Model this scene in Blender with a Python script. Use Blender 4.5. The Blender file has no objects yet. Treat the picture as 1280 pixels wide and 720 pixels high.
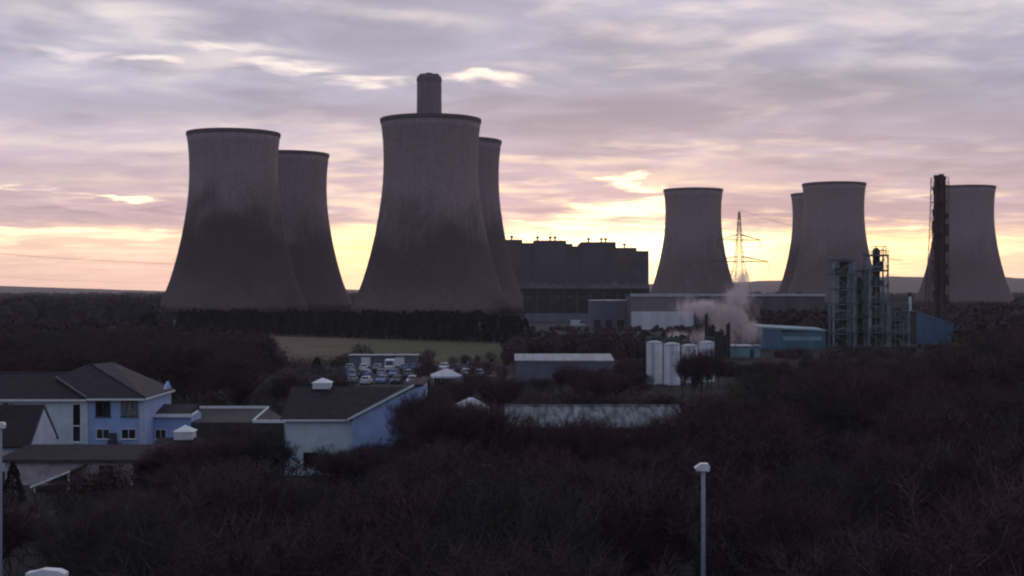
import bpy, math, random
from mathutils import Vector, Matrix

random.seed(7)
scene = bpy.context.scene
R = math.radians
F = 1700.0            # focal length in photo pixels (1280 wide)
CAMZ = 17.0

# ------------------------------------------------------------------ camera
cam_data = bpy.data.cameras.new('camera')
cam = bpy.data.objects.new('camera', cam_data)
scene.collection.objects.link(cam)
cam.location = (0, 0, CAMZ)
cam.rotation_euler = (R(90) + math.atan(2 / F), 0, 0)
cam_data.sensor_width = 36.0
cam_data.lens = 36.0 * F / 1280.0
cam_data.clip_start = 0.5
cam_data.clip_end = 40000
scene.camera = cam

# ------------------------------------------------------------------ world, sun, exposure
SUN_AZ, SUN_EL = R(4.8), R(2.0)
SUN = Vector((math.sin(SUN_AZ) * math.cos(SUN_EL), math.cos(SUN_AZ) * math.cos(SUN_EL), math.sin(SUN_EL)))
world = bpy.data.worlds.new('World')
scene.world = world
world.use_nodes = True


class NT:
    """tiny helper to wire math nodes"""
    def __init__(s, tree):
        s.t = tree
        s.n = tree.nodes
        s.l = tree.links

    def put(s, sock, v):
        if isinstance(v, (int, float)):
            sock.default_value = v
        elif isinstance(v, (tuple, list)):
            sock.default_value = tuple(v) + ((1.0,) if len(v) == 3 and len(sock.default_value) == 4 else ())
        else:
            s.l.new(v, sock)

    def m(s, op, a, b=0.0, c=0.0, clamp=False):
        n = s.n.new('ShaderNodeMath')
        n.operation = op
        n.use_clamp = clamp
        s.put(n.inputs[0], a); s.put(n.inputs[1], b); s.put(n.inputs[2], c)
        return n.outputs[0]

    def vm(s, op, a, b=(0, 0, 0)):
        n = s.n.new('ShaderNodeVectorMath')
        n.operation = op
        s.put(n.inputs[0], a)
        if op == 'SCALE':
            s.put(n.inputs['Scale'], b)
        else:
            s.put(n.inputs[1], b)
        return n.outputs['Value'] if op in ('DOT_PRODUCT', 'LENGTH') else n.outputs['Vector']

    def mix(s, f, a, b, mode='MIX'):
        n = s.n.new('ShaderNodeMix')
        n.data_type = 'RGBA'
        n.blend_type = mode
        s.put(n.inputs[0], f); s.put(n.inputs[6], a); s.put(n.inputs[7], b)
        return n.outputs[2]

    def smooth(s, x, lo, hi, a=0.0, b=1.0):
        n = s.n.new('ShaderNodeMapRange')
        n.interpolation_type = 'SMOOTHSTEP'
        s.put(n.inputs[0], x); s.put(n.inputs[1], lo); s.put(n.inputs[2], hi); s.put(n.inputs[3], a); s.put(n.inputs[4], b)
        return n.outputs[0]

    def noise(s, vec, scale, detail=4, rough=0.5, dist=0.0):
        n = s.n.new('ShaderNodeTexNoise')
        n.noise_dimensions = '3D'
        s.put(n.inputs['Vector'], vec)
        n.inputs['Scale'].default_value = scale
        n.inputs['Detail'].default_value = detail
        n.inputs['Roughness'].default_value = rough
        n.inputs['Distortion'].default_value = dist
        return n.outputs[0]

    def comb(s, x, y, z):
        n = s.n.new('ShaderNodeCombineXYZ')
        s.put(n.inputs[0], x); s.put(n.inputs[1], y); s.put(n.inputs[2], z)
        return n.outputs[0]

    def sep(s, v):
        n = s.n.new('ShaderNodeSeparateXYZ')
        s.put(n.inputs[0], v)
        return n.outputs


def build_world():
    t = world.node_tree
    t.nodes.clear()
    w = NT(t)
    out = t.nodes.new('ShaderNodeOutputWorld')
    tc = t.nodes.new('ShaderNodeTexCoord')
    d = tc.outputs['Generated']
    x, y, z = w.sep(d)
    zp = w.m('MAXIMUM', z, 0.0)
    zc = w.m('ADD', zp, 0.06)
    px, py = w.m('DIVIDE', x, zc), w.m('DIVIDE', y, zc)
    p = w.comb(px, py, 0.0)
    n1 = w.noise(w.vm('ADD', p, (3.1, 7.7, 0.2)), 1.25, 5, 0.52, 0.6)
    n4 = w.noise(w.vm('ADD', p, (5.3, 1.2, 3.0)), 3.6, 5, 0.55, 0.4)
    n1 = w.m('ADD', w.m('MULTIPLY', n1, 0.62), w.m('MULTIPLY', n4, 0.38))
    n2 = w.noise(w.vm('ADD', p, (11.3, 2.9, 4.0)), 0.42, 3, 0.5, 0.2)
    n3 = w.noise(w.vm('ADD', p, (1.7, 22.9, 9.0)), 2.6, 4, 0.52, 0.5)
    cosa = w.vm('DOT_PRODUCT', d, tuple(SUN))
    sunw = w.smooth(cosa, 0.62, 0.985)                 # broad dawn side
    sunm = w.smooth(cosa, 0.945, 1.0)
    sunn = w.smooth(cosa, 0.990, 1.0)                # close to the sun
    front = w.smooth(cosa, -0.6, 0.95)               # dawn half of the sky against the other
    low = w.smooth(z, 0.0, 0.165, 1.0, 0.0)          # towards the horizon
    vlow = w.smooth(z, 0.002, 0.03, 1.0, 0.0)
    # dense cloud: lilac grey above, pink towards the horizon, blue grey on the far side
    cl_hi = w.mix(front, (0.25, 0.30, 0.46), (0.500, 0.482, 0.610))
    cl_lo = w.mix(sunw, (0.42, 0.39, 0.47), (0.90, 0.59, 0.58))
    dense = w.mix(low, cl_hi, cl_lo)
    tone = w.smooth(w.m('ADD', w.m('MULTIPLY', n2, 0.55), w.m('MULTIPLY', n3, 0.45)), 0.36, 0.64, 0.82, 1.15)
    dense = w.vm('SCALE', dense, tone)
    # thin cloud, lit through
    th_hi = w.mix(front, (0.34, 0.41, 0.56), (1.10, 0.99, 0.98))
    th_lo = w.mix(sunw, (0.56, 0.47, 0.47), (1.25, 0.90, 0.66))
    thin = w.mix(low, th_hi, th_lo)
    thin = w.mix(w.m('MULTIPLY', sunm, low), thin, (2.3, 1.9, 1.1))
    k = w.m('ADD', w.m('MULTIPLY', n1, 0.72), w.m('MULTIPLY', n2, 0.28))
    open_ = w.m('MULTIPLY', w.smooth(k, 0.47, 0.64), 0.62)
    # breaks in the cloud deck, each a long flat lens of direction space (azimuth, height)
    az = w.m('ARCTAN2', x, y)
    wob = w.m('MULTIPLY', w.m('SUBTRACT', n3, 0.5), 0.030)
    wob2 = w.m('MULTIPLY', w.m('SUBTRACT', n1, 0.5), 0.18)
    total = None
    for (u, v, su, sv, amp) in BREAKS:
        ax = w.m('DIVIDE', w.m('SUBTRACT', w.m('ADD', az, wob2), math.atan((u - 640) / F)), su / F)
        az_ = w.m('DIVIDE', w.m('SUBTRACT', w.m('ADD', z, wob), (362 - v) / F), sv / F)
        g = w.m('EXPONENT', w.m('MULTIPLY', w.m('ADD', w.m('MULTIPLY', ax, ax), w.m('MULTIPLY', az_, az_)), -1.0))
        g = w.m('MULTIPLY', g, amp)
        total = g if total is None else w.m('MAXIMUM', total, g)
    total = w.m('MULTIPLY', total, w.smooth(n1, 0.33, 0.58, 0.72, 1.22))
    shut = None
    for (u, v, su, sv, amp) in BANDS:
        ax = w.m('DIVIDE', w.m('SUBTRACT', w.m('ADD', az, wob2), math.atan((u - 640) / F)), su / F)
        az_ = w.m('DIVIDE', w.m('SUBTRACT', w.m('ADD', z, wob), (362 - v) / F), sv / F)
        g = w.m('EXPONENT', w.m('MULTIPLY', w.m('ADD', w.m('MULTIPLY', ax, ax), w.m('MULTIPLY', az_, az_)), -1.0))
        g = w.m('MULTIPLY', g, amp)
        shut = g if shut is None else w.m('MAXIMUM', shut, g)
    open_ = w.m('MULTIPLY', open_, w.m('SUBTRACT', 1.0, shut, clamp=True))
    dense = w.vm('SCALE', dense, w.m('SUBTRACT', 1.0, w.m('MULTIPLY', shut, 0.14)))
    open_ = w.m('MAXIMUM', open_, w.smooth(total, 0.10, 0.9))
    clouds = w.mix(open_, dense, thin)
    # strong openings glow
    glow = w.mix(low, (1.35, 1.2, 1.04), (3.0, 2.5, 1.4))
    clouds = w.mix(w.smooth(total, 0.50, 1.25), clouds, glow)
    # the deck ends short of the horizon: peach haze below it, then the bright strip
    edge = w.smooth(w.m('ADD', z, w.m('MULTIPLY', w.m('SUBTRACT', n1, 0.5), 0.05)), 0.030, 0.052, 1.0, 0.0)
    strip = w.mix(sunw, (0.50, 0.44, 0.46), (1.85, 1.22, 0.84))
    strip = w.mix(sunm, strip, (3.1, 2.2, 0.86))
    strip = w.mix(sunn, strip, (4.4, 3.6, 1.8))
    bars = w.smooth(n3, 0.40, 0.62, 0.86, 1.10)
    strip = w.vm('SCALE', strip, bars)
    haze = w.mix(sunw, (0.48, 0.42, 0.44), (1.60, 0.98, 0.76))
    haze = w.mix(sunm, haze, (2.4, 1.55, 0.82))
    strip = w.mix(w.m('MULTIPLY', vlow, 0.75), strip, haze)
    clouds = w.mix(edge, clouds, strip)
    bg = t.nodes.new('ShaderNodeBackground')
    t.links.new(clouds, bg.inputs[0])
    bg.inputs[1].default_value = 1.0
    sky = t.nodes.new('ShaderNodeTexSky')
    sky.sky_type = 'NISHITA'
    sky.sun_disc = False
    sky.sun_elevation = SUN_EL
    sky.sun_rotation = SUN_AZ
    sky.altitude = 20
    sky.dust_density = 2.0
    bg2 = t.nodes.new('ShaderNodeBackground')
    t.links.new(sky.outputs[0], bg2.inputs[0])
    bg2.inputs[1].default_value = 0.10
    mx = t.nodes.new('ShaderNodeMixShader')
    # clear air shows a little through the openings
    t.links.new(w.m('SUBTRACT', 0.96, w.m('MULTIPLY', open_, 0.10)), mx.inputs[0])
    t.links.new(bg2.outputs[0], mx.inputs[1])
    t.links.new(bg.outputs[0], mx.inputs[2])
    t.links.new(mx.outputs[0], out.inputs[0])


# cloud breaks: (u, v, half width px, half height px, strength)
BREAKS = [
    (772, 262, 85, 15, 1.30), (790, 232, 42, 7, 1.1), (600, 98, 50, 8, 1.05), (460, 104, 60, 6, 0.7), (375, 90, 60, 9, 0.80), (215, 92, 90, 7, 0.66), (300, 74, 60, 6, 0.6),
    (700, 283, 60, 8, 0.9), (150, 251, 90, 4, 1.0), (90, 298, 210, 13, 1.15), (520, 300, 140, 20, 1.15),
    (100, 84, 70, 9, 0.52), (1230, 302, 90, 4, 0.8), (1140, 290, 60, 4, 0.8), (960, 320, 60, 20, 0.95), (30, 242, 40, 4, 0.7),
    (190, 35, 90, 18, 0.50), (520, 32, 120, 14, 0.50), (330, 70, 50, 9, 0.5), (1180, 245, 60, 6, 0.45),
]
# long solid bands of the deck
BANDS = [(230, 138, 330, 24, 1.0), (760, 150, 300, 26, 0.9), (1060, 120, 320, 30, 0.8), (150, 274, 230, 7, 1.0), (60, 215, 200, 14, 0.7), (1010, 215, 260, 26, 0.9),
         (120, 25, 120, 16, 0.6), (440, 60, 110, 10, 0.6)]
build_world()

sun_data = bpy.data.lights.new('sun', 'SUN')
sun_data.energy = 0.5
sun_data.angle = R(10)
sun_data.color = (1.0, 0.72, 0.42)
sun_ob = bpy.data.objects.new('sun', sun_data)
scene.collection.objects.link(sun_ob)
sun_ob.rotation_euler = (-SUN).to_track_quat('-Z', 'Y').to_euler()
sun_ob.location = (0, 0, 400)

vs = scene.view_settings
vs.view_transform = 'Standard'
vs.look = 'None'
vs.exposure = 0.0
vs.gamma = 1.0
vs.use_curve_mapping = False
cy = scene.cycles
cy.use_denoising = True
cy.max_bounces = 5
cy.diffuse_bounces = 2
cy.glossy_bounces = 2
cy.transparent_max_bounces = 8
cy.volume_bounces = 1
cy.volume_step_rate = 1.0
cy.volume_max_steps = 128
cy.use_adaptive_sampling = False
cy.filter_width = 2.2

COL = scene.collection


def W(u, v, D):
    """photo pixel at a chosen real distance -> world point"""
    return Vector(((u - 640) / F * D, D, CAMZ - (v - 362) / F * D))


def XU(u, D):
    return (u - 640) / F * D


def ZV(v, D):
    return CAMZ - (v - 362) / F * D


# ------------------------------------------------------------------ materials
MATS = {}


def mat(name, col, rough=0.8, var=0.25, scale=1.0, metal=0.0, bump=0.0, spec=0.3, stretch=(1, 1, 1), col2=None, detail=5):
    """procedural surface: base colour broken up by two octave noises in object space, with fine relief"""
    m = bpy.data.materials.new(name)
    m.use_nodes = True
    t = m.node_tree
    b = t.nodes['Principled BSDF']
    w = NT(t)
    tc = t.nodes.new('ShaderNodeTexCoord')
    v = w.vm('MULTIPLY', tc.outputs['Object'], stretch)
    n = w.noise(v, scale, detail, 0.6, 0.2)
    oi = t.nodes.new('ShaderNodeObjectInfo')
    lo = tuple(c * (1 - var) for c in col)
    hi = tuple(min(c * (1 + var), 1) for c in (col2 or col))
    c = w.mix(w.smooth(n, 0.3, 0.7), lo, hi)
    c = w.vm('SCALE', c, w.m('ADD', 1 - var * 0.35, w.m('MULTIPLY', oi.outputs['Random'], var * 0.7)))
    t.links.new(c, b.inputs['Base Color'])
    b.inputs['Roughness'].default_value = rough
    b.inputs['Metallic'].default_value = metal
    b.inputs['Specular IOR Level'].default_value = spec
    if bump:
        bp = t.nodes.new('ShaderNodeBump')
        bp.inputs['Strength'].default_value = bump
        bp.inputs['Distance'].default_value = 0.1
        t.links.new(w.noise(v, scale * 6, 4, 0.6), bp.inputs['Height'])
        t.links.new(bp.outputs[0], b.inputs['Normal'])
    MATS[name] = m
    return m


def tower_mat(name, tint, stain_lo, stain_hi, dark, seed):
    """weathered shell concrete: ragged damp staining below mid height, rain streaks, cast lifts"""
    m = bpy.data.materials.new(name)
    m.use_nodes = True
    t = m.node_tree
    b = t.nodes['Principled BSDF']
    w = NT(t)
    tc = t.nodes.new('ShaderNodeTexCoord')
    o = tc.outputs['Object']
    x, y, z = w.sep(o)
    ang = w.m('ARCTAN2', y, x)
    cyl = w.comb(w.m('MULTIPLY', ang, 30.0), w.m('MULTIPLY', z, 1.0), seed)
    big = w.noise(cyl, 0.034, 3, 0.5, 0.4)
    streak = w.noise(w.vm('MULTIPLY', cyl, (1.0, 0.05, 1.0)), 0.55, 5, 0.65)
    fine = w.noise(cyl, 0.5, 5, 0.6)
    zz = w.m('ADD', z, w.m('MULTIPLY', w.m('SUBTRACT', big, 0.5), 60.0))
    zz = w.m('ADD', zz, w.m('MULTIPLY', w.m('SUBTRACT', streak, 0.5), 10.0))
    up = w.smooth(zz, stain_lo, stain_hi)                 # 1 above the stain
    below = w.smooth(zz, -6.0, 42.0, 1.0, 0.0)
    base = tint
    c = w.mix(up, tuple(q * dark for q in base), base)
    c = w.mix(w.m('MULTIPLY', below, 0.40), c, tuple(q * 0.75 for q in base))
    lift = w.m('FRACT', w.m('DIVIDE', z, 2.2))
    liftl = w.smooth(w.m('ABSOLUTE', w.m('SUBTRACT', lift, 0.5)), 0.40, 0.5, 1.0, 0.93)
    rib = w.m('FRACT', w.m('DIVIDE', w.m('MULTIPLY', ang, 60.0), math.pi))
    ribl = w.smooth(w.m('ABSOLUTE', w.m('SUBTRACT', rib, 0.5)), 0.36, 0.5, 1.0, 0.95)
    f = w.m('MULTIPLY', w.m('MULTIPLY', liftl, ribl), w.smooth(streak, 0.3, 0.7, 0.94, 1.06))
    f = w.m('MULTIPLY', f, w.smooth(fine, 0.25, 0.75, 0.84, 1.14))
    c = w.vm('SCALE', c, f)
    t.links.new(c, b.inputs['Base Color'])
    b.inputs['Roughness'].default_value = 0.92
    b.inputs['Specular IOR Level'].default_value = 0.15
    bp = t.nodes.new('ShaderNodeBump')
    bp.inputs['Strength'].default_value = 0.5
    bp.inputs['Distance'].default_value = 0.25
    t.links.new(w.m('ADD', w.m('MULTIPLY', liftl, 3.0), w.m('MULTIPLY', fine, 0.6)), bp.inputs['Height'])
    t.links.new(bp.outputs[0], b.inputs['Normal'])
    return m


mat('earth', (0.020, 0.016, 0.014), 0.95, 0.4, 0.25, bump=0.4, col2=(0.024, 0.022, 0.015))
def field_mat():
    m = mat('field_grass', (0.10, 0.075, 0.045), 0.95)
    t = m.node_tree
    w = NT(t)
    tc = t.nodes.new('ShaderNodeTexCoord')
    o = tc.outputs['Object']
    x, y, z = w.sep(o)
    n = w.noise(o, 0.05, 5, 0.6)
    n2 = w.noise(w.vm('MULTIPLY', o, (0.4, 2.0, 1.0)), 0.08, 5, 0.6)
    f = w.smooth(w.m('ADD', x, w.m('MULTIPLY', w.m('SUBTRACT', n, 0.5), 40.0)), -62.0, -38.0)
    c = w.mix(f, (0.150, 0.100, 0.062), (0.080, 0.086, 0.037))
    c = w.vm('SCALE', c, w.smooth(n2, 0.3, 0.7, 0.6, 1.1))
    t.links.new(c, t.nodes['Principled BSDF'].inputs['Base Color'])


field_mat()
mat('asphalt', (0.028, 0.026, 0.029), 0.9, 0.25, 0.6, bump=0.2)
mat('hill', (0.030, 0.028, 0.028), 0.95, 0.45, 0.006, col2=(0.035, 0.036, 0.028))
mat('bark', (0.040, 0.030, 0.029), 0.95, 0.35, 6.0)
mat('bark_pale', (0.085, 0.072, 0.070), 0.9, 0.35, 5.0)
mat('bark_birch', (0.300, 0.280, 0.270), 0.8, 0.5, 4.0, stretch=(1, 1, 0.4))
mat('twig_purple', (0.052, 0.036, 0.046), 0.95, 0.35, 0.6)
mat('ivy', (0.022, 0.034, 0.018), 0.7, 0.4, 0.9)
mat('twig', (0.058, 0.040, 0.042), 0.95, 0.35, 0.6)
mat('twig_red', (0.074, 0.038, 0.042), 0.95, 0.35, 0.6)
mat('twig_olive', (0.046, 0.041, 0.030), 0.95, 0.35, 0.6)
mat('leaf_brown', (0.060, 0.030, 0.018), 0.9, 0.4, 0.9)
mat('leaf_olive', (0.090, 0.078, 0.026), 0.9, 0.35, 0.9)
mat('conifer', (0.009, 0.014, 0.011), 0.9, 0.4, 0.8)
mat('conifer2', (0.012, 0.017, 0.011), 0.9, 0.4, 0.8)
mat('far_wood', (0.024, 0.019, 0.021), 0.95, 0.4, 0.08)
mat('scrub', (0.032, 0.023, 0.024), 0.95, 0.5, 0.15)
mat('chimney_concrete', (0.135, 0.115, 0.130), 0.9, 0.22, 0.10, stretch=(1, 1, 0.15))
mat('rim_dark', (0.095, 0.075, 0.082), 0.9, 0.25, 0.2)
mat('boiler_clad', (0.085, 0.074, 0.086), 0.75, 0.22, 0.06, stretch=(1, 1, 0.5))
mat('boiler_clad_brown', (0.088, 0.072, 0.076), 0.75, 0.22, 0.06)
mat('hall_dark', (0.026, 0.026, 0.034), 0.7, 0.3, 0.08)
mat('annex_pale', (0.150, 0.140, 0.150), 0.8, 0.3, 0.12)
mat('grey_clad', (0.155, 0.145, 0.175), 0.75, 0.2, 0.15, stretch=(1, 1, 0.2))
mat('ware_upper', (0.215, 0.182, 0.165), 0.7, 0.16, 0.2, stretch=(1, 1, 0.2))
mat('ware_lower', (0.640, 0.610, 0.600), 0.7, 0.14, 0.2, stretch=(1, 1, 0.2))
mat('ware_dark', (0.115, 0.105, 0.110), 0.75, 0.2, 0.1, stretch=(1, 1, 0.2))
mat('roof_edge', (0.480, 0.460, 0.480), 0.5, 0.15, 0.3)
mat('steel', (0.215, 0.265, 0.285), 0.6, 0.25, 0.5, metal=0.2)
mat('steel_dark', (0.040, 0.038, 0.042), 0.6, 0.3, 0.5, metal=0.2)
mat('rust_dark', (0.062, 0.042, 0.040), 0.85, 0.35, 0.5, stretch=(1, 1, 0.3))
mat('pylon_steel', (0.150, 0.130, 0.120), 0.6, 0.2, 0.5, metal=0.3)
mat('teal_clad', (0.075, 0.165, 0.190), 0.5, 0.18, 0.3, stretch=(1, 1, 0.2))
mat('teal_pale', (0.230, 0.360, 0.370), 0.5, 0.18, 0.3)
mat('blue_clad', (0.090, 0.165, 0.240), 0.5, 0.18, 0.3, stretch=(1, 1, 0.2))
mat('tank_white', (0.720, 0.720, 0.720), 0.45, 0.22, 0.6, stretch=(1, 1, 0.15))
mat('roof_tile', (0.026, 0.021, 0.026), 0.85, 0.28, 1.6, bump=0.5)
mat('roof_tile_pale', (0.072, 0.060, 0.066), 0.85, 0.25, 1.2, bump=0.5)
mat('render_cream', (0.610, 0.680, 0.670), 0.85, 0.10, 0.8, bump=0.1)
mat('render_blue', (0.350, 0.450, 0.680), 0.8, 0.12, 0.7, bump=0.1)
mat('render_white', (0.520, 0.570, 0.650), 0.8, 0.10, 0.8, bump=0.1)
mat('brick_pink', (0.440, 0.350, 0.355), 0.9, 0.25, 1.6, bump=0.3)
mat('white_paint', (0.780, 0.770, 0.740), 0.5, 0.10, 1.5)
mat('felt_roof', (0.022, 0.018, 0.021), 0.9, 0.3, 0.8, bump=0.2)
mat('sheet_roof', (0.090, 0.106, 0.112), 0.75, 0.60, 1.6, stretch=(1, 0.10, 1), col2=(0.14, 0.158, 0.165))
mat('shed_roof', (0.330, 0.320, 0.340), 0.6, 0.2, 0.5)
mat('dark_wall', (0.055, 0.048, 0.052), 0.85, 0.3, 0.7)
mat('glass', (0.012, 0.014, 0.018), 0.12, 0.2, 0.3, spec=0.6)
mat('curtain', (0.200, 0.190, 0.170), 0.9, 0.3, 2.0)
mat('door_paint', (0.060, 0.060, 0.075), 0.5, 0.2, 1.0)
mat('galv', (0.400, 0.440, 0.490), 0.5, 0.18, 1.2, metal=0.3, stretch=(1, 1, 0.2))
mat('lamp_shell', (0.760, 0.745, 0.750), 0.45, 0.12, 2.0)
mat('lamp_glass', (0.360, 0.350, 0.330), 0.25, 0.1, 2.0)
mat('wire', (0.060, 0.055, 0.060), 0.6, 0.1, 1.0)
mat('tyre', (0.015, 0.015, 0.016), 0.9, 0.2, 2.0)
mat('alloy', (0.300, 0.300, 0.310), 0.4, 0.1, 2.0, metal=0.7)
mat('lens', (0.600, 0.600, 0.620), 0.2, 0.05, 2.0)
mat('tail_red', (0.300, 0.020, 0.020), 0.3, 0.05, 2.0)
mat('car_white', (0.640, 0.640, 0.660), 0.3, 0.08, 1.0, spec=0.5)
mat('car_silver', (0.340, 0.350, 0.380), 0.3, 0.08, 1.0, spec=0.5)
mat('car_blue', (0.130, 0.210, 0.370), 0.3, 0.08, 1.0, spec=0.5)
mat('car_dark', (0.040, 0.042, 0.055), 0.3, 0.08, 1.0, spec=0.5)
mat('car_red', (0.200, 0.035, 0.035), 0.3, 0.08, 1.0, spec=0.5)
mat('canvas_white', (0.600, 0.590, 0.600), 0.8, 0.12, 1.0)
mat('tarp_blue', (0.300, 0.370, 0.520), 0.7, 0.3, 0.8)

# ------------------------------------------------------------------ mesh helpers


class MB:
    def __init__(s):
        s.v = []
        s.f = []

    def poly(s, pts):
        i = len(s.v)
        s.v += [tuple(p) for p in pts]
        s.f.append(tuple(range(i, i + len(pts))))

    def box(s, x0, x1, y0, y1, z0, z1):
        i = len(s.v)
        s.v += [(x0, y0, z0), (x1, y0, z0), (x1, y1, z0), (x0, y1, z0), (x0, y0, z1), (x1, y0, z1), (x1, y1, z1), (x0, y1, z1)]
        s.f += [tuple(i + k for k in q) for q in ((0, 3, 2, 1), (4, 5, 6, 7), (0, 1, 5, 4), (1, 2, 6, 5), (2, 3, 7, 6), (3, 0, 4, 7))]
        return s

    def prism(s, prof, y0, y1, axis='y'):
        """profile of (a, z) pairs swept along an axis"""
        n = len(prof)
        i = len(s.v)
        for yy in (y0, y1):
            for a, z in prof:
                s.v.append((a, yy, z) if axis == 'y' else (yy, a, z))
        for k in range(n):
            j = (k + 1) % n
            s.f.append((i + k, i + j, i + n + j, i + n + k))
        s.f.append(tuple(i + k for k in reversed(range(n))))
        s.f.append(tuple(i + n + k for k in range(n)))
        return s

    def tube(s, p, q, r0, r1=None, n=6, cap=True):
        r1 = r0 if r1 is None else r1
        p, q = Vector(p), Vector(q)
        d = (q - p)
        if d.length < 1e-6:
            return s
        d.normalize()
        a = d.orthogonal().normalized()
        b = d.cross(a)
        i = len(s.v)
        for c, r in ((p, r0), (q, r1)):
            for k in range(n):
                t = 2 * math.pi * k / n
                o = c + a * (r * math.cos(t)) + b * (r * math.sin(t))
                s.v.append((o.x, o.y, o.z))
        for k in range(n):
            j = (k + 1) % n
            s.f.append((i + k, i + j, i + n + j, i + n + k))
        if cap:
            s.f.append(tuple(i + k for k in reversed(range(n))))
            s.f.append(tuple(i + n + k for k in range(n)))
        return s

    def lathe(s, prof, n=24, cx=0, cy=0, closed=False):
        i = len(s.v)
        for r, z in prof:
            for k in range(n):
                t = 2 * math.pi * k / n
                s.v.append((cx + r * math.cos(t), cy + r * math.sin(t), z))
        m = len(prof)
        for a in range(m if closed else m - 1):
            b = (a + 1) % m
            for k in range(n):
                j = (k + 1) % n
                s.f.append((i + a * n + k, i + a * n + j, i + b * n + j, i + b * n + k))
        if not closed:
            s.f.append(tuple(i + k for k in reversed(range(n))))
            s.f.append(tuple(i + (m - 1) * n + k for k in range(n)))
        return s

    def mesh(s, name, material, smooth=False):
        me = bpy.data.meshes.new(name)
        me.from_pydata(s.v, [], s.f)
        me.materials.append(MATS[material] if isinstance(material, str) else material)
        if smooth:
            me.polygons.foreach_set('use_smooth', [True] * len(me.polygons))
        me.update()
        return me

    def build(s, name, material, parent=None, smooth=False, **kw):
        return link(name, s.mesh(name, material, smooth), parent, **kw)


def link(name, data, parent=None, loc=None, rz=None, label=None, cat=None, group=None, kind=None):
    o = bpy.data.objects.new(name, data)
    COL.objects.link(o)
    if parent is not None:
        o.parent = parent
    if loc is not None:
        o.location = loc
    if rz is not None:
        o.rotation_euler = (0, 0, rz)
    tag(o, label, cat, group, kind)
    return o


def tag(o, label=None, cat=None, group=None, kind=None):
    for k, v in (('label', label), ('category', cat), ('group', group), ('kind', kind)):
        if v:
            o[k] = v
    return o


def thing(name, label, cat, loc=(0, 0, 0), rz=0.0, group=None):
    return link(name, None, None, loc, rz, label, cat, group)


def boxp(name, m, parent, *b, **kw):
    return MB().box(*b).build(name, m, parent, **kw)


def copy_tree(o, parent=None):
    c = o.copy()
    COL.objects.link(c)
    c.parent = parent
    for ch in list(o.children):
        copy_tree(ch, c)
    return c


def window(parent, x, z, w, h, y, mullions=1, pane='glass', fr='white_paint', name='window', t=0.07):
    """casement on a wall whose face is at y, looking towards -y"""
    fb = MB()
    fb.box(x - w / 2, x + w / 2, y - 0.06, y - 0.002, z, z + t)
    fb.box(x - w / 2, x + w / 2, y - 0.06, y - 0.002, z + h - t, z + h)
    fb.box(x - w / 2, x - w / 2 + t, y - 0.06, y - 0.002, z + t, z + h - t)
    fb.box(x + w / 2 - t, x + w / 2, y - 0.06, y - 0.002, z + t, z + h - t)
    for k in range(mullions):
        xm = x - w / 2 + w * (k + 1) / (mullions + 1)
        fb.box(xm - t * 0.4, xm + t * 0.4, y - 0.055, y - 0.003, z + t, z + h - t)
    fo = fb.build(name, fr, parent)
    boxp('pane', pane, fo, x - w / 2 + t, x + w / 2 - t, y - 0.022, y - 0.004, z + t, z + h - t)
    boxp('sill', fr, fo, x - w / 2 - 0.08, x + w / 2 + 0.08, y - 0.14, y - 0.001, z - 0.06, z - 0.003)
    return fo


# ------------------------------------------------------------------ ground and far land
def ground():
    mb = MB()
    xs = [-9000, -4000, -1500, -600, -250, -100, 0, 100, 250, 600, 1500, 4000, 9000]
    ys = [-9000, -3000, -800, -100, 30, 80, 130, 200, 300, 450, 700, 1100, 2000, 4000, 9000]
    for yy in ys:
        for xx in xs:
            mb.v.append((xx, yy, 0.0))
    n = len(xs)
    for j in range(len(ys) - 1):
        for i in range(n - 1):
            a = j * n + i
            mb.f.append((a, a + 1, a + n + 1, a + n))
    mb.build('ground', 'earth', kind='structure', label='dark winter ground under the woods and works')


ground()


def sheet(name, m, pts, z, label):
    mb = MB()
    mb.poly([(p[0], p[1], z) for p in pts])
    return mb.build(name, m, kind='structure', label=label)


sheet('field', 'field_grass', [(XU(296, 545), 545), (XU(655, 426), 426), (XU(640, 318), 318), (XU(345, 318), 318)], 0.02,
      'brown and green field strip in front of the conifer row')
sheet('car_park', 'asphalt', [(-46, 225), (0, 225), (0, 300), (-46, 300)], 0.03, 'asphalt car park behind the middle house')
sheet('works_yard', 'asphalt', [(0, 470), (160, 470), (160, 700), (0, 700)], 0.012, 'asphalt yard before the warehouse')


def hills():
    rnd = random.Random(3)
    mb = MB()
    rows = [(4200, 0.0), (5000, 0.55), (5600, 1.0), (6400, 0.8), (7600, 0.15)]
    n = 150
    ph = [rnd.uniform(0, 6.28) for _ in range(8)]
    for yy, f in rows:
        for i in range(n):
            u = -900 + 3100 * i / (n - 1)
            xx = XU(u, 5600)
            if u < 640:
                h = 17 + (12 if u < 60 else 2) * math.exp(-((u - 10) / 60.0) ** 2)
            else:
                h = 17 + 54 * (1 - math.exp(-((max(u - 660, 0)) / 210.0) ** 2))
            h += 6.0 * math.sin(u / 61.0 + ph[0]) + 3.0 * math.sin(u / 23.0 + ph[1]) + 1.5 * math.sin(u / 9.0 + ph[2]) - (3 if u < 640 else 6)
            h += rnd.uniform(-1, 1) * 1.5
            mb.v.append((xx, yy + 60 * math.sin(i * 0.7 + yy), max(h, 3) * f - (0.5 if f == 0 else 0)))
    for j in range(len(rows) - 1):
        for i in range(n - 1):
            a = j * n + i
            mb.f.append((a, a + 1, a + n + 1, a + n))
    mb.build('hills', 'hill', smooth=True, kind='structure', label='low wooded hills along the horizon')


hills()

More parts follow.
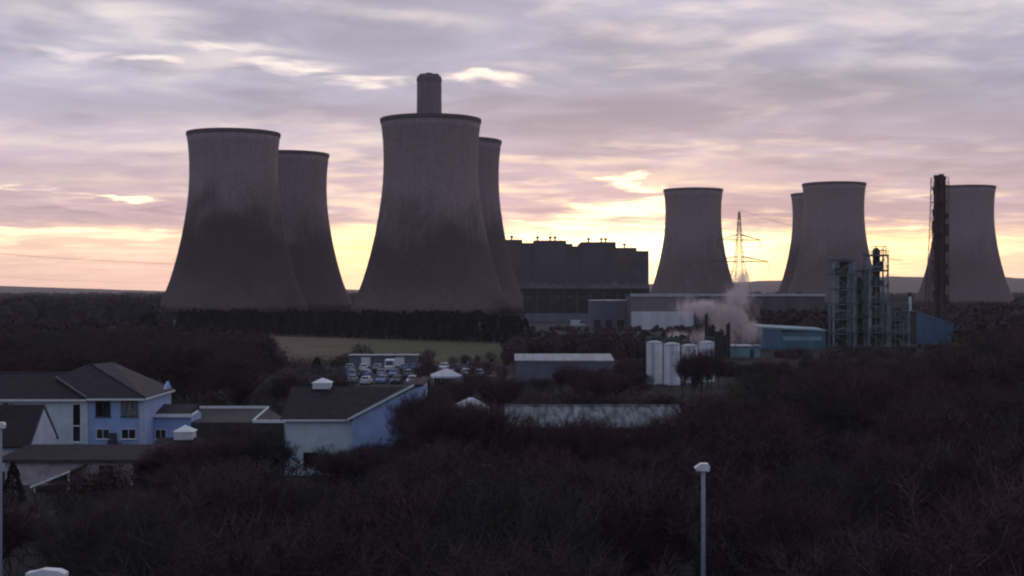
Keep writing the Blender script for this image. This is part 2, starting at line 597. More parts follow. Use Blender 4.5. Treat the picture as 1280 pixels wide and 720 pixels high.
# ------------------------------------------------------------------ cooling towers
PROFILE = [(45.2, 4.2), (43.4, 8.0), (42.2, 11.0), (40.2, 15.5), (37.6, 22.5), (35.2, 30.5), (32.9, 39.5), (30.8, 49.0), (29.0, 59.0), (27.5, 69.0), (26.6, 78.0),
           (26.2, 87.0), (26.2, 95.0), (26.5, 102.0), (27.1, 108.0), (27.7, 112.3)]
PROFILE = [(r, z if z < 9 else 9 + (z - 9) * 0.972) for r, z in PROFILE]
RZ = -2.9


def cooling_tower(u, D, label, material, n=96):
    t = thing('cooling_tower', label, 'cooling tower', (XU(u, D), D, 0), random.uniform(0, 6.28), 'concrete cooling towers of the power station')
    mb = MB()
    prof = PROFILE + [(27.2, PROFILE[-1][1])] + [(r - 0.55, z) for r, z in reversed(PROFILE)]
    mb.lathe(prof, n, closed=True)
    sh = mb.build('shell', material, t, smooth=True)
    m2 = MB()
    m2.lathe([(r, z + RZ) for r, z in ((27.74, 112.0), (28.0, 112.2), (28.15, 114.2), (27.95, 114.4), (27.1, 114.4), (27.0, 112.2))], n, closed=True)
    m2.build('rim', 'rim_dark', t, smooth=False)
    m3 = MB()
    for k in range(36):
        a0 = 2 * math.pi * k / 36
        for s in (-1, 1):
            a1 = a0 + s * math.pi / 36
            m3.tube((46.2 * math.cos(a0), 46.2 * math.sin(a0), 0), (44.9 * math.cos(a1), 44.9 * math.sin(a1), 4.5), 0.5, 0.42, 5)
    o = m3.build('support_columns', 'hall_dark', t)
    o['kind'] = 'stuff'
    m4 = MB()
    m4.lathe([(47.2, 0.0), (47.2, 1.6), (46.8, 1.6), (46.8, 0.4), (46.6, 0.0)], 64, closed=True)
    m4.build('basin_wall', 'hall_dark', t)
    m5 = MB()
    m5.lathe([(41.0, 0.3), (41.0, 4.0)], 48)
    m5.build('fill_packing', 'hall_dark', t)
    return t


tmats = [tower_mat('tower_shell_a', (0.300, 0.222, 0.228), 50, 88, 0.22, 1.0),
         tower_mat('tower_shell_b', (0.250, 0.186, 0.196), 42, 84, 0.32, 5.0),
         tower_mat('tower_shell_c', (0.285, 0.210, 0.212), 36, 74, 0.27, 9.0),
         tower_mat('tower_shell_d', (0.270, 0.202, 0.205), 32, 78, 0.50, 13.0)]
cooling_tower(292, 821, 'large cooling tower at far left with a dark stained middle', tmats[0])
cooling_tower(361, 947, 'cooling tower half hidden behind the leftmost tower', tmats[1])
cooling_tower(538.5, 755, 'largest, nearest cooling tower, the chimney rising behind its rim', tmats[2])
cooling_tower(572, 864, 'cooling tower mostly hidden behind the nearest tower, right edge showing', tmats[1])
cooling_tower(866.5, 1283, 'small distant cooling tower between the boiler house and the pylon', tmats[3])
cooling_tower(1024.5, 1341, 'cooling tower mostly hidden, its left edge beside a nearer tower', tmats[1])
cooling_tower(1042.5, 1212, 'right-hand cooling tower behind the green steel process frames', tmats[3])
cooling_tower(1205, 1250, 'rightmost cooling tower, behind the tall dark lattice stack', tmats[3])


# ------------------------------------------------------------------ main chimney
def chimney():
    D = 1152
    t = thing('chimney', 'tall round concrete chimney rising behind the nearest cooling tower', 'chimney', (XU(536.5, D), D, 0))
    MB().lathe([(13.0, 0), (12.0, 40), (11.0, 110), (10.4, 194.0)], 48).build('shaft', 'chimney_concrete', t, smooth=False)
    MB().lathe([(10.45, 192.5), (10.75, 193.2), (10.75, 195.2), (9.9, 197.6), (9.2, 197.6), (9.2, 193.0)], 48, closed=True).build('windshield_collar', 'rim_dark', t)
    for a in (0.785, 2.356, 3.927, 5.498):
        m = MB()
        m.lathe([(3.3, 190.0), (3.3, 198.6), (3.0, 199.6), (2.6, 199.6), (2.6, 191.0)], 24, 5.1 * math.cos(a + 0.78), 5.1 * math.sin(a + 0.78), closed=True)
        m.build('flue', 'rim_dark', t)
    for k in range(3):
        z = 60 + 45 * k
        r = 13 - 2.6 * z / 194 + 0.02
        MB().lathe([(r, z), (r + 0.25, z + 0.2), (r + 0.25, z + 1.0), (r, z + 1.2)], 48, closed=True).build('ring_band', 'rim_dark', t)


chimney()


# ------------------------------------------------------------------ boiler house and annexes
def boiler_house():
    D = 1100.0
    t = thing('boiler_house', 'huge dark boiler house with stepped roof beside the nearest towers', 'power station', (XU(723, D), D, 0))
    ox = XU(723, D)
    segs = [(560, 653, 300), (653, 667, 304), (667, 708, 301), (708, 716, 305), (716, 726, 308), (726, 770, 303), (770, 796, 310), (796, 811, 314)]
    for i, (a, b, v) in enumerate(segs):
        x0, x1 = XU(a, D) - ox, XU(b, D) - ox
        z = ZV(v, D)
        dy = 0.0 if i not in (1, 3, 4) else 1.2
        boxp('bay', 'boiler_clad' if i % 3 else 'boiler_clad_brown', t, x0 + 0.01, x1 - 0.01, dy, 55 - dy, 0, z)
        boxp('parapet', 'rim_dark', t, x0 + 0.05, x1 - 0.05, dy - 0.25, dy + 0.6, z - 1.2, z + 0.35)
        # cladding ribs
        m = MB()
        k = x0 + 2.0
        while k < x1 - 1.5:
            m.box(k - 0.18, k + 0.18, dy - 0.22, dy - 0.02, 18.0, z - 1.4)
            k += 4.2
        o = m.build('cladding_ribs', 'boiler_clad', t)
        o['kind'] = 'stuff'
        for zz in (26.0, 36.5):
            boxp('string_course', 'boiler_clad', t, x0 + 0.1, x1 - 0.1, dy - 0.32, dy - 0.04, zz, zz + 0.9)
    for u, v in ((639.5, 300), (672, 301), (688, 301), (694, 301), (736, 303), (752, 303), (757.5, 303), (781, 310)):
        x, z = XU(u, D) - ox, ZV(v, D)
        m = MB()
        m.lathe([(0.6, z), (0.6, z + 2.0), (1.5, z + 2.3), (1.5, z + 3.3), (0.3, z + 3.9)], 12, x, 4.0)
        m.build('roof_vent', 'rim_dark', t)
    # pale annex band along the foot
    D2 = 1000.0 - D
    boxp('annex', 'hall_dark', t, XU(630, 1000) - ox, XU(812, 1000) - ox, D2, -0.5, 0, ZV(360.5, 1000))
    m = MB()
    boxp('annex_roof_band', 'annex_pale', t, XU(630, 1000) - ox, XU(812, 1000) - ox, D2 - 0.4, D2 + 3.0, ZV(360.5, 1000) + 0.02, ZV(356, 1000))
    rnd = random.Random(5)
    for k in range(16):
        x = XU(652 + k * 10 + rnd.uniform(-3, 3), 1000) - ox
        h = rnd.uniform(0.8, 2.4)
        ww = rnd.uniform(0.5, 1.6)
        boxp('roof_plant_box', 'annex_pale', t, x - ww, x + ww, D2 + 0.6, D2 + 2.4, ZV(356, 1000) + 0.01, ZV(356, 1000) + h)


boiler_house()


def turbine_hall():
    D = 725.0
    x0, x1 = XU(654, D), XU(803, D)
    cx = (x0 + x1) / 2
    t = thing('turbine_hall', 'long low black hall between the nearest tower and the warehouse', 'industrial hall', (cx, D, 0))
    a, b = x0 - cx, x1 - cx
    boxp('wall', 'hall_dark', t, a, b, 0, 40, 0, 16.2)
    boxp('roof', 'felt_roof', t, a - 0.4, b + 0.4, -0.6, 40.6, 16.2, 17.0)
    n = 9
    for k in range(n):
        xk = a + 3 + (b - a - 6) * k / (n - 1)
        boxp('window', 'glass', t, xk - 2.2, xk + 2.2, -0.10, -0.01, 10.0, 13.5)
        boxp('pier', 'boiler_clad', t, xk - 3.2, xk - 2.6, -0.5, -0.01, 0, 16.0)
    boxp('skirt_wall', 'grey_clad', t, a + 1, b - 18, -0.9, -0.55, 0, 4.4)


turbine_hall()


def grey_building():
    D = 602.0
    x0, x1 = XU(738, D), XU(789, D)
    cx = (x0 + x1) / 2
    h = ZV(376, D)
    t = thing('grey_block', 'plain grey clad block against the left end of the warehouse', 'industrial building', (cx, D, 0))
    a, b = x0 - cx, x1 - cx
    boxp('wall', 'grey_clad', t, a, b, 0, 16, 0, h)
    boxp('roof_trim', 'roof_edge', t, a - 0.15, b + 0.15, -0.2, 16.2, h, h + 0.35)
    for k in range(3):
        xk = a + 3 + k * 5.2
        boxp('roller_door', 'hall_dark', t, xk - 1.5, xk + 1.5, -0.08, -0.01, 0.0, 3.6)
    m = MB()
    k = a + 1.1
    while k < b - 0.6:
        m.box(k - 0.06, k + 0.06, -0.06, -0.01, 3.9, h - 0.2)
        k += 1.1
    m.build('cladding_ribs', 'grey_clad', t)['kind'] = 'stuff'


grey_building()


def warehouse():
    D = 578.0
    x0, xm, x1 = XU(789, D), XU(867, D), XU(1038, D)
    cx = (x0 + x1) / 2
    t = thing('warehouse', 'long flat-roofed warehouse with pale lower wall behind the steam', 'warehouse', (cx, D, 0))
    a, c, b = x0 - cx, xm - cx, x1 - cx
    h = ZV(367, D)
    mid = ZV(389, D)
    n = 9
    wv = (c - a) / n
    for k in range(n):
        boxp('wall_panel', 'ware_lower', t, a + k * wv + 0.03, a + (k + 1) * wv - 0.03, 0, 0.3, 0, mid - 0.06)
        boxp('wall_panel', 'ware_upper', t, a + k * wv + 0.03, a + (k + 1) * wv - 0.03, 0.06, 0.3, mid, h - 1.35)
    boxp('core', 'ware_dark', t, a + 0.1, c - 0.1, 0.31, 30, 0, h - 1.0)
    boxp('fascia', 'roof_edge', t, a - 0.3, c + 0.2, -0.35, 0.3, h - 1.3, h)
    boxp('rear_block', 'ware_dark', t, c + 0.02, b, 11.0, 34.0, 0, h - 1.2)
    boxp('rear_fascia', 'roof_edge', t, c + 0.25, b + 0.4, 10.4, 11.6, h - 1.15, h - 0.1)
    boxp('roof', 'felt_roof', t, a, c, 0.32, 30.2, h - 0.95, h - 0.15)
    boxp('rear_roof', 'felt_roof', t, c + 0.1, b, 11.7, 34.2, h - 1.1, h - 0.25)
    for k in range(5):
        xk = c + 6 + k * 10.5
        boxp('loading_door', 'hall_dark' if k % 2 else 'grey_clad', t, xk - 2.4, xk + 2.4, 10.85, 10.98, 0, 5.0)
        boxp('buttress', 'ware_dark', t, xk + 4.8, xk + 5.4, 10.5, 10.98, 0, h - 1.3)
    for k in range(6):
        xk = c + 3 + k * 9.0
        boxp('roof_unit', 'annex_pale', t, xk - 1.2, xk + 1.2, 14, 17, h - 0.2, h + 0.8)


warehouse()


# ------------------------------------------------------------------ pylon and lines
def pylon():
    D = 690.0
    bx = XU(924, D)
    t = thing('pylon', 'lattice electricity pylon against the bright sky right of the distant tower', 'pylon', (bx, D, 0), R(12))
    H = ZV(265, D)
    z1, z2, z3 = ZV(327, D), ZV(300, D), ZV(277, D)

    def hw(z):
        return 1.75 + 5.4 * (1 - z / z1) ** 0.9 if z < z1 else 1.75 + (0.35 - 1.75) * (z - z1) / (H - z1)
    lev = [0, 7, 13.5, 19.5, 24.5, z1, z1 + 3.6, z1 + 7.2, z2, z2 + 3.4, z2 + 6.5, z3, H]
    for sx in (-1, 1):
        for sy in (-1, 1):
            m = MB()
            for a, b in zip(lev[:-1], lev[1:]):
                m.tube((sx * hw(a), sy * hw(a), a), (sx * hw(b), sy * hw(b), b), 0.16, 0.15, 4)
            m.build('leg', 'pylon_steel', t)
    m = MB()
    for a, b in zip(lev[:-1], lev[1:]):
        A, B = hw(a), hw(b)
        for s in (-1, 1):
            m.tube((-A, s * A, a), (B, s * B, b), 0.085, n=3); m.tube((A, s * A, a), (-B, s * B, b), 0.085, n=3)
            m.tube((s * A, -A, a), (s * B, B, b), 0.085, n=3); m.tube((s * A, A, a), (s * B, -B, b), 0.085, n=3)
            m.tube((-B, s * B, b), (B, s * B, b), 0.085, n=3)
    m.build('bracing', 'pylon_steel', t)['kind'] = 'stuff'
    tips = []
    for z, half in ((z1, 15.6), (z2, 11.4)):
        for s in (-1, 1):
            m = MB()
            w = hw(z)
            for sy in (-1, 1):
                m.tube((s * w, sy * w, z), (s * half, 0, z), 0.34, 0.24, 4)
                m.tube((s * w, sy * w, z + 2.6), (s * half, 0, z + 0.1), 0.26, 0.20, 4)
            for k in range(1, 6):
                f = k / 6
                m.tube((s * (w + (half - w) * f), w * (1 - f), z), (s * (w + (half - w) * f), -w * (1 - f), z + 2.6 * (1 - f)), 0.06, n=3)
            arm = m.build('cross_arm', 'pylon_steel', t)
            MB().tube((s * half, 0, z), (s * half, 0, z - 3.0), 0.16, 0.16, 6).build('insulator', 'steel_dark', arm)
            tips.append((s * half, 0, z - 3.0))
    MB().tube((0, 0, H - 0.3), (0, 0, H + 1.2), 0.12, 0.06, 5).build('peak', 'pylon_steel', t)
    mtx = Matrix.Translation((bx, D, 0)) @ Matrix.Rotation(R(12), 4, 'Z')
    return [mtx @ Vector(p) for p in tips] + [mtx @ Vector((0, 0, H + 1.1))]


tips = pylon()


def wire(p, q, sag, label, group, r=0.045):
    p, q = Vector(p), Vector(q)
    m = MB()
    n = 28
    pts = []
    for k in range(n + 1):
        f = k / n
        c = p.lerp(q, f) - Vector((0, 0, sag * 4 * f * (1 - f)))
        pts.append(c - p)
    for a, b in zip(pts[:-1], pts[1:]):
        m.tube(a, b, r, r, 4, cap=False)
    m.build('power_line', 'wire', None, loc=p, label=label, cat='power line', group=group)


WL = ['lower left', 'lower right', 'upper left', 'upper right', 'topmost']
for i, p in enumerate(tips):
    wire(p, (XU(1120, 1120) + (p.x - tips[0].x) * 1.0, 1120, p.z + 2), 6.5,
         'thin power line from the %s arm of the pylon towards the right' % WL[i] if i < 4 else 'thin earth wire from the peak of the pylon towards the right', 'power lines of the pylon', 0.07)
wire((XU(-60, 880), 880, ZV(312, 880)), (XU(262, 1010), 1010, ZV(331.5, 1010)), 1.5, 'upper power line crossing the sky at far left', 'power lines at far left', 0.11)
wire((XU(-60, 880), 880, ZV(342, 880)), (XU(250, 1010), 1010, ZV(354, 1010)), 1.5, 'lower power line just above the horizon at far left', 'power lines at far left', 0.06)


# ------------------------------------------------------------------ chemical works
def lattice_stack():
    D = 520.0
    bx = XU(1175, D)
    t = thing('lattice_stack', 'tall dark rusty stack in a lattice frame before the rightmost tower', 'stack', (bx, D, 0))
    H = ZV(219, D)
    for i, (dx, dy, r, hh) in enumerate(((-1.25, 0, 1.05, H), (1.25, 0.3, 1.05, H - 0.4), (0, 0.9, 1.7, H - 0.9), (0.1, -1.3, 0.9, H + 0.3))):
        MB().lathe([(r * 1.25, 0), (r * 1.1, 12), (r, 14), (r, hh - 1.2), (r * 1.12, hh - 1.0), (r * 1.12, hh), (r * 0.8, hh)], 16, dx, dy).build('flue', 'rust_dark', t, smooth=False)
    m = MB()
    n = 20

    def lx(z):       # left leg splays out towards the ground
        f = 1 - z / H
        return -2.8 - 3.2 * f ** 1.6
    prev = None
    for k in range(n + 1):
        z = H * 0.985 * k / n
        if k:
            z0 = H * 0.985 * (k - 1) / n
            for sy in (-2.2, 2.2):
                m.tube((lx(z0), sy, z0), (lx(z), sy, z), 0.17, n=4)
                m.tube((2.7, sy, z0), (2.7, sy, z), 0.13, n=4)
                m.tube((lx(z0), sy, z0), (-2.2, sy, z), 0.10, n=3)
                m.tube((2.7, sy, z0), (2.0, sy, z), 0.07, n=3)
            m.tube((lx(z0), -2.2, z0), (lx(z), 2.2, z), 0.06, n=3)
            m.tube((2.7, -2.2, z0), (2.7, 2.2, z), 0.06, n=3)
            for sy in (-2.2, 2.2):
                m.tube((lx(z), sy, z), (2.7, sy, z), 0.07, n=3)
    m.build('lattice_frame', 'rust_dark', t)
    for k in range(9):
        z = 6 + k * (H - 10) / 8
        mp = MB()
        mp.box(-2.75, 2.75, -2.6, 2.6, z, z + 0.14)
        pl = mp.build('platform', 'rust_dark', t)
        mr = MB()
        for sy in (-2.55, 2.55):
            mr.tube((-2.7, sy, z + 1.1), (2.7, sy, z + 1.1), 0.05, n=4)
            for q in range(6):
                mr.tube((-2.7 + q * 1.08, sy, z + 0.14), (-2.7 + q * 1.08, sy, z + 1.1), 0.04, n=3)
        for sx in (-2.7, 2.7):
            mr.tube((sx, -2.55, z + 1.1), (sx, 2.55, z + 1.1), 0.05, n=4)
        mr.build('handrail', 'rust_dark', pl)
        if k > 6:
            continue
        q = (k * 37 % 11) / 11.0
        boxp('cabinet', 'rust_dark', pl, 1.6 + q * 0.3, 2.5 + q * 0.4, -1.5, 1.2, z + 0.16, z + 1.4 + q * 3.6)
        boxp('cabinet', 'rust_dark', pl, -2.4 - q * 0.4, -1.9, -1.2, 1.5, z + 1.2, z + 3.2 + q * 3.0)


lattice_stack()


def process_frame(u0, u1, D, vtop, levels, label, vessel, name_seed, steel='steel', depth=5.5, open_top=0):
    rnd = random.Random(name_seed)
    x0, x1 = XU(u0, D), XU(u1, D)
    cx = (x0 + x1) / 2
    hw_ = (x1 - x0) / 2
    H = ZV(vtop, D)
    t = thing('process_frame', label, 'steel frame', (cx, D, 0), 0, 'steel process frames of the chemical works')
    for sx in (-1, 1):
        for sy in (0, 1):
            boxp('column', steel, t, sx * hw_ - 0.22, sx * hw_ + 0.22, sy * depth - 0.22, sy * depth + 0.22, 0, H)
    zs = [H * (k + 1) / levels for k in range(levels)]
    last = 0.3
    for k, z in enumerate(zs):
        m = MB()
        for y in (0, depth):
            m.box(-hw_ + 0.23, hw_ - 0.23, y - 0.16, y + 0.16, z - 0.5, z - 0.06)
        for sx in (-1, 1):
            m.box(sx * hw_ - 0.16, sx * hw_ + 0.16, 0.23, depth - 0.23, z - 0.5, z - 0.06)
        fl = m.build('floor_beam', steel, t)
        boxp('deck', 'steel_dark', fl, -hw_ - 0.5, hw_ + 0.5, -0.6, depth + 0.5, z - 0.05, z + 0.03)
        m = MB()
        for y in (-0.55, depth + 0.45):
            for zz in (0.55, 1.1):
                m.tube((-hw_ - 0.45, y, z + zz), (hw_ + 0.45, y, z + zz), 0.05, n=4)
            q = -hw_ - 0.45
            while q < hw_ + 0.5:
                m.tube((q, y, z + 0.03), (q, y, z + 1.1), 0.045, n=4)
                q += 1.0
        for sx in (-hw_ - 0.45, hw_ + 0.45):
            for zz in (0.55, 1.1):
                m.tube((sx, -0.55, z + zz), (sx, depth + 0.45, z + zz), 0.05, n=4)
        m.build('handrail', steel, fl)
        m = MB()
        s = 1 if k % 2 else -1
        m.tube((-hw_ * s, 0, last), (hw_ * s, 0, z - 0.5), 0.11, n=4)
        m.tube((hw_, 0 if s > 0 else depth, last), (hw_, depth if s > 0 else 0, z - 0.5), 0.11, n=4)
        m.build('brace', steel, t)
        # equipment on the deck
        if k < levels - 1 and rnd.random() < 0.8:
            m = MB()
            r = rnd.uniform(0.5, 0.95)
            y = depth * rnd.uniform(0.3, 0.7)
            xx = rnd.uniform(-hw_ + 1.2, hw_ - 1.2)
            if rnd.random() < 0.5:
                m.tube((max(xx - 1.6, -hw_ + 0.4), y, z + r + 0.1), (min(xx + 1.6, hw_ - 0.4), y, z + r + 0.1), r, r, 12)
            else:
                m.lathe([(r, z + 0.05), (r, z + 2.0), (r * 0.4, z + 2.6)], 12, xx, y)
            m.build('drum', 'steel_dark', t)
        last = z
    vu0, vu1, vv = vessel
    vx = XU((vu0 + vu1) / 2, D) - cx
    vr = (vu1 - vu0) / 2 / F * D
    vz = ZV(vv, D)
    m = MB()
    m.lathe([(vr, 0.3), (vr, vz * 0.55), (vr * 0.86, vz * 0.57), (vr * 0.86, vz - 1.0), (vr * 0.5, vz - 0.3), (vr * 0.2, vz)], 20, vx, depth * 0.5)
    ve = m.build('vessel', 'steel_dark', t, smooth=False)
    for k in range(4):
        z = vz * (0.2 + 0.2 * k)
        MB().lathe([(vr, z), (vr + 0.16, z + 0.05), (vr + 0.16, z + 0.35), (vr, z + 0.4)], 20, vx, depth * 0.5, closed=True).build('ring', steel, ve)
    # pipes running up the frame
    for k in range(4):
        px = rnd.uniform(-hw_ + 0.4, hw_ - 0.4)
        py = rnd.choice((0.6, depth - 0.6))
        MB().tube((px, py, 0.2), (px, py, H * rnd.uniform(0.5, 0.95)), rnd.uniform(0.10, 0.2), n=6).build('pipe', steel, t)
    m = MB()
    n = int(H / 0.5)
    lxp = -hw_ - 0.75
    m.box(lxp - 0.04, lxp + 0.04, 0.8, 0.9, 0, H); m.box(lxp - 0.04, lxp + 0.04, 1.4, 1.5, 0, H)
    for k in range(n):
        m.box(lxp - 0.03, lxp + 0.03, 0.91, 1.39, k * 0.5 + 0.3, k * 0.5 + 0.36)
    m.build('ladder', steel, t)
    return t


process_frame(1042, 1068, 400, 325, 6, 'pale green steel frame round a dark column, left of the pair', (1051, 1064, 322), 1)
process_frame(1086, 1110, 402, 318, 6, 'taller steel frame with a dark column standing clear on top', (1093, 1104, 309), 2)
process_frame(1070, 1084, 408, 338, 5, 'narrow steel frame linking the two larger process frames', (1073, 1081, 345), 3)
process_frame(1113, 1136, 405, 382, 3, 'low two-storey steel frame right of the tall process frames', (1119, 1128, 390), 4)

# open steel crown on the taller frame
tt = bpy.data.objects.get('process_frame.001')
if tt:
    m = MB()
    z0, z1 = ZV(318, 402), ZV(307, 402)
    for sx in (-0.4, 2.6):
        for y in (1.2, 4.2):
            m.tube((sx, y, z0), (sx, y, z1), 0.12, n=4)
    for z in (z0 + 1.3, z1 - 0.1):
        for y in (1.2, 4.2):
            m.tube((-0.6, y, z), (2.8, y, z), 0.10, n=4)
        for sx in (-0.4, 2.6):
            m.tube((sx, 1.2, z), (sx, 4.2, z), 0.10, n=4)
    m.tube((-0.4, 1.2, z0), (2.6, 1.2, z1), 0.08, n=4)
    m.build('crown_cage', 'steel_dark', tt)
    MB().tube((-2.8, 1.0, z0 - 0.5), (-4.8, 1.0, z0 + 0.7), 0.12, 0.08, 5).build('davit', 'steel_dark', tt)
    MB().tube((3.2, 1.0, z0 - 1.2), (7.4, 1.0, z0 - 1.8), 0.10, 0.06, 5).build('jib', 'steel_dark', tt)


def teal_shed():
    D = 385.0
    x0, xm, x1 = XU(950, D), XU(977, D), XU(1032, D)
    cx = (x0 + x1) / 2
    a, c, b = x0 - cx, xm - cx, x1 - cx
    h0, h1 = ZV(408, D), ZV(412, D)
    t = thing('teal_shed', 'teal metal shed with pale roof edge left of the process frames', 'shed', (cx, D, 0))
    n1, n2 = 4, 8
    for k in range(n1):
        q0, q1 = a + (c - a) * k / n1, a + (c - a) * (k + 1) / n1
        boxp('wall_panel', 'blue_clad', t, q0 + 0.02, q1 - 0.02, 0, 0.25, 0, h0 - 0.5)
    for k in range(n2):
        q0, q1 = c + (b - c) * k / n2, c + (b - c) * (k + 1) / n2
        boxp('wall_panel', 'teal_clad', t, q0 + 0.02, q1 - 0.02, 0.05, 0.25, 0, h1 - 0.6)
    boxp('window_band', 'teal_pale', t, c + 0.4, b - 1.0, -0.02, 0.045, 2.6, 3.7)
    boxp('core', 'dark_wall', t, a + 0.1, b - 0.1, 0.26, 14, 0, h1 - 0.7)
    m = MB()
    m.poly([(a - 0.2, -0.25, h0 - 0.02), (b + 0.2, -0.25, h1 - 0.12), (b + 0.2, 14.2, h1 + 0.3), (a - 0.2, 14.2, h0 + 0.4)])
    m.poly([(a - 0.2, -0.25, h0 - 0.5), (b + 0.2, -0.25, h1 - 0.58), (b + 0.2, -0.25, h1 - 0.12), (a - 0.2, -0.25, h0 - 0.02)])
    m.poly([(b + 0.2, -0.25, h1 - 0.58), (b + 0.2, 14.2, h1 - 0.58), (b + 0.2, 14.2, h1 + 0.3), (b + 0.2, -0.25, h1 - 0.12)])
    m.build('roof', 'teal_pale', t)


teal_shed()


def blue_shed():
    D = 425.0
    x0, x1 = XU(1146, D), XU(1206, D)
    cx = (x0 + x1) / 2
    a, b = x0 - cx, x1 - cx
    h0, h1 = ZV(389, D), ZV(410, D)
    t = thing('blue_shed', 'blue clad shed with sloping roof under the tall lattice stack', 'shed', (cx, D, 0))
    n = 10
    for k in range(n):
        q0, q1 = a + (b - a) * k / n, a + (b - a) * (k + 1) / n
        z0, z1 = h0 + (h1 - h0) * k / n, h0 + (h1 - h0) * (k + 1) / n
        m = MB()
        m.prism([(q0 + 0.02, 0), (q1 - 0.02, 0), (q1 - 0.02, z1 - 0.15), (q0 + 0.02, z0 - 0.15)], 0, 0.3)
        m.build('wall_panel', 'blue_clad', t)
    MB().prism([(a + 0.1, 0), (b - 0.1, 0), (b - 0.1, h1 - 0.3), (a + 0.1, h0 - 0.3)], 0.31, 12).build('core', 'dark_wall', t)
    MB().prism([(a - 0.3, h0 - 0.12), (b + 0.3, h1 - 0.12), (b + 0.3, h1 + 0.12), (a - 0.3, h0 + 0.12)], -0.3, 12.3).build('roof', 'steel', t)
    m = MB()
    vx = XU(1153, D) - cx
    m.lathe([(0.42, 0), (0.42, ZV(371, D)), (0.3, ZV(366, D))], 14, vx, 13.2)
    fl = m.build('vent_stack', 'tank_white', t)
    MB().lathe([(0.45, ZV(371, D)), (0.72, ZV(370, D)), (0.72, ZV(366, D)), (0.45, ZV(365.4, D))], 14, vx, 13.2, closed=True).build('cowl', 'steel_dark', fl)


blue_shed()


def tank(u0, u1, vtop, D, label, seed):
    x = XU((u0 + u1) / 2, D)
    r = (u1 - u0) / 2 / F * D
    h = ZV(vtop, D)
    t = thing('storage_tank', label, 'storage tank', (x, D, 0), 0, 'white storage tanks in the trees')
    MB().lathe([(r, 0), (r, h - 0.5), (r * 0.96, h - 0.45)], 28).build('body', 'tank_white', t, smooth=False)
    MB().lathe([(r * 1.03, h - 0.48), (r * 1.03, h - 0.30), (r * 0.5, h - 0.02), (0.15, h + 0.05)], 28).build('lid', 'roof_edge', t)
    for k in range(3):
        z = h * (0.25 + 0.22 * k)
        MB().lathe([(r + 0.01, z), (r + 0.05, z), (r + 0.05, z + 0.12), (r + 0.01, z + 0.12)], 28, closed=True).build('hoop', 'tank_white', t)
    m = MB()
    a = -1.9 + 0.3 * seed
    lx, ly = (r + 0.2) * math.cos(a), (r + 0.2) * math.sin(a)
    m.tube((lx - 0.2, ly, 0), (lx - 0.2, ly, h + 0.8), 0.03, n=4); m.tube((lx + 0.2, ly, 0), (lx + 0.2, ly, h + 0.8), 0.03, n=4)
    for k in range(int(h / 0.4)):
        m.tube((lx - 0.2, ly, 0.3 + k * 0.4), (lx + 0.2, ly, 0.3 + k * 0.4), 0.02, n=3)
    m.build('ladder', 'steel', t)
    m = MB()
    for k in range(12):
        t0, t1 = 2 * math.pi * k / 12, 2 * math.pi * (k + 1) / 12
        p0, p1 = (r * 0.97 * math.cos(t0), r * 0.97 * math.sin(t0)), (r * 0.97 * math.cos(t1), r * 0.97 * math.sin(t1))
        m.tube((*p0, h - 0.3), (*p0, h + 0.7), 0.025, n=3)
        m.tube((*p0, h + 0.7), (*p1, h + 0.7), 0.025, n=3)
    m.build('rail', 'steel', t)


tank(808, 828, 426, 246, 'leftmost of the four white storage tanks in the trees', 0)
tank(829.5, 850, 428, 243, 'second white storage tank from the left, nearest of the four', 1)
tank(852, 872, 430, 249, 'third white storage tank from the left, streaked, steam behind', 2)
tank(874, 893, 426, 252, 'rightmost of the four white storage tanks, beside the dark vent stacks', 3)


def vent_cluster():
    D = 335.0
    spec = [(883, 0.45, 393, 'tall thin dark vent pipe at the left foot of the steam'),
            (890.5, 1.0, 408, 'squat dark cylindrical vessel in the steam, second from left'),
            (899, 1.25, 414, 'widest dark vessel in the steam, with domed cap'),
            (912, 0.5, 405, 'thin dark vent pipe at the right of the vessel group'),
            (906, 0.8, 420, 'short dark vessel between the widest vessel and right vent pipe')]
    for i, (u, r, v, lab) in enumerate(spec):
        h = ZV(v, D)
        t = thing('vent_stack', lab, 'vent stack', (XU(u, D), D + 2 * (i % 2), 0), 0, 'dark vents and vessels at the foot of the steam')
        MB().lathe([(r, 0), (r, h - 0.35), (r * 1.08, h - 0.3), (r * 1.08, h - 0.05), (r * 0.8, h)], 16).build('body', 'steel_dark', t)
        MB().lathe([(r + 0.02, h * 0.6), (r + 0.25, h * 0.6), (r + 0.25, h * 0.6 + 0.2), (r + 0.02, h * 0.6 + 0.2)], 16, closed=True).build('flange', 'rust_dark', t)
        MB().tube((r * 0.4, 0, h - 0.1), (r * 0.4, 0, h + 0.5), r * 0.35, r * 0.35, 8).build('outlet', 'steel_dark', t)


vent_cluster()


def pump_house():
    D = 338.0
    x0, x1 = XU(916, D), XU(950, D)
    cx = (x0 + x1) / 2
    a, b = x0 - cx, x1 - cx
    h = ZV(432, D)
    t = thing('pump_house', 'small pale flat-roofed pump house between the steam and the teal shed', 'shed', (cx, D, 0))
    boxp('wall', 'teal_pale', t, a, b, 0, 8, 0, h - 0.3)
    boxp('roof', 'roof_edge', t, a - 0.3, b + 0.3, -0.4, 8.4, h - 0.29, h)
    boxp('door', 'door_paint', t, a + 4.2, a + 5.3, -0.06, -0.005, 0.0, 2.1)
    m = MB()
    m.tube((a, -1.0, h + 1.3), (b, -1.0, h - 0.2), 0.14, n=6)
    m.tube((a + 0.5, -1.0, 0), (a + 0.5, -1.0, h + 1.2), 0.10, n=6)
    m.tube((b - 0.3, -1.0, 0), (b - 0.3, -1.0, h), 0.10, n=6)
    m.build('pipe_bridge', 'steel', t)


pump_house()


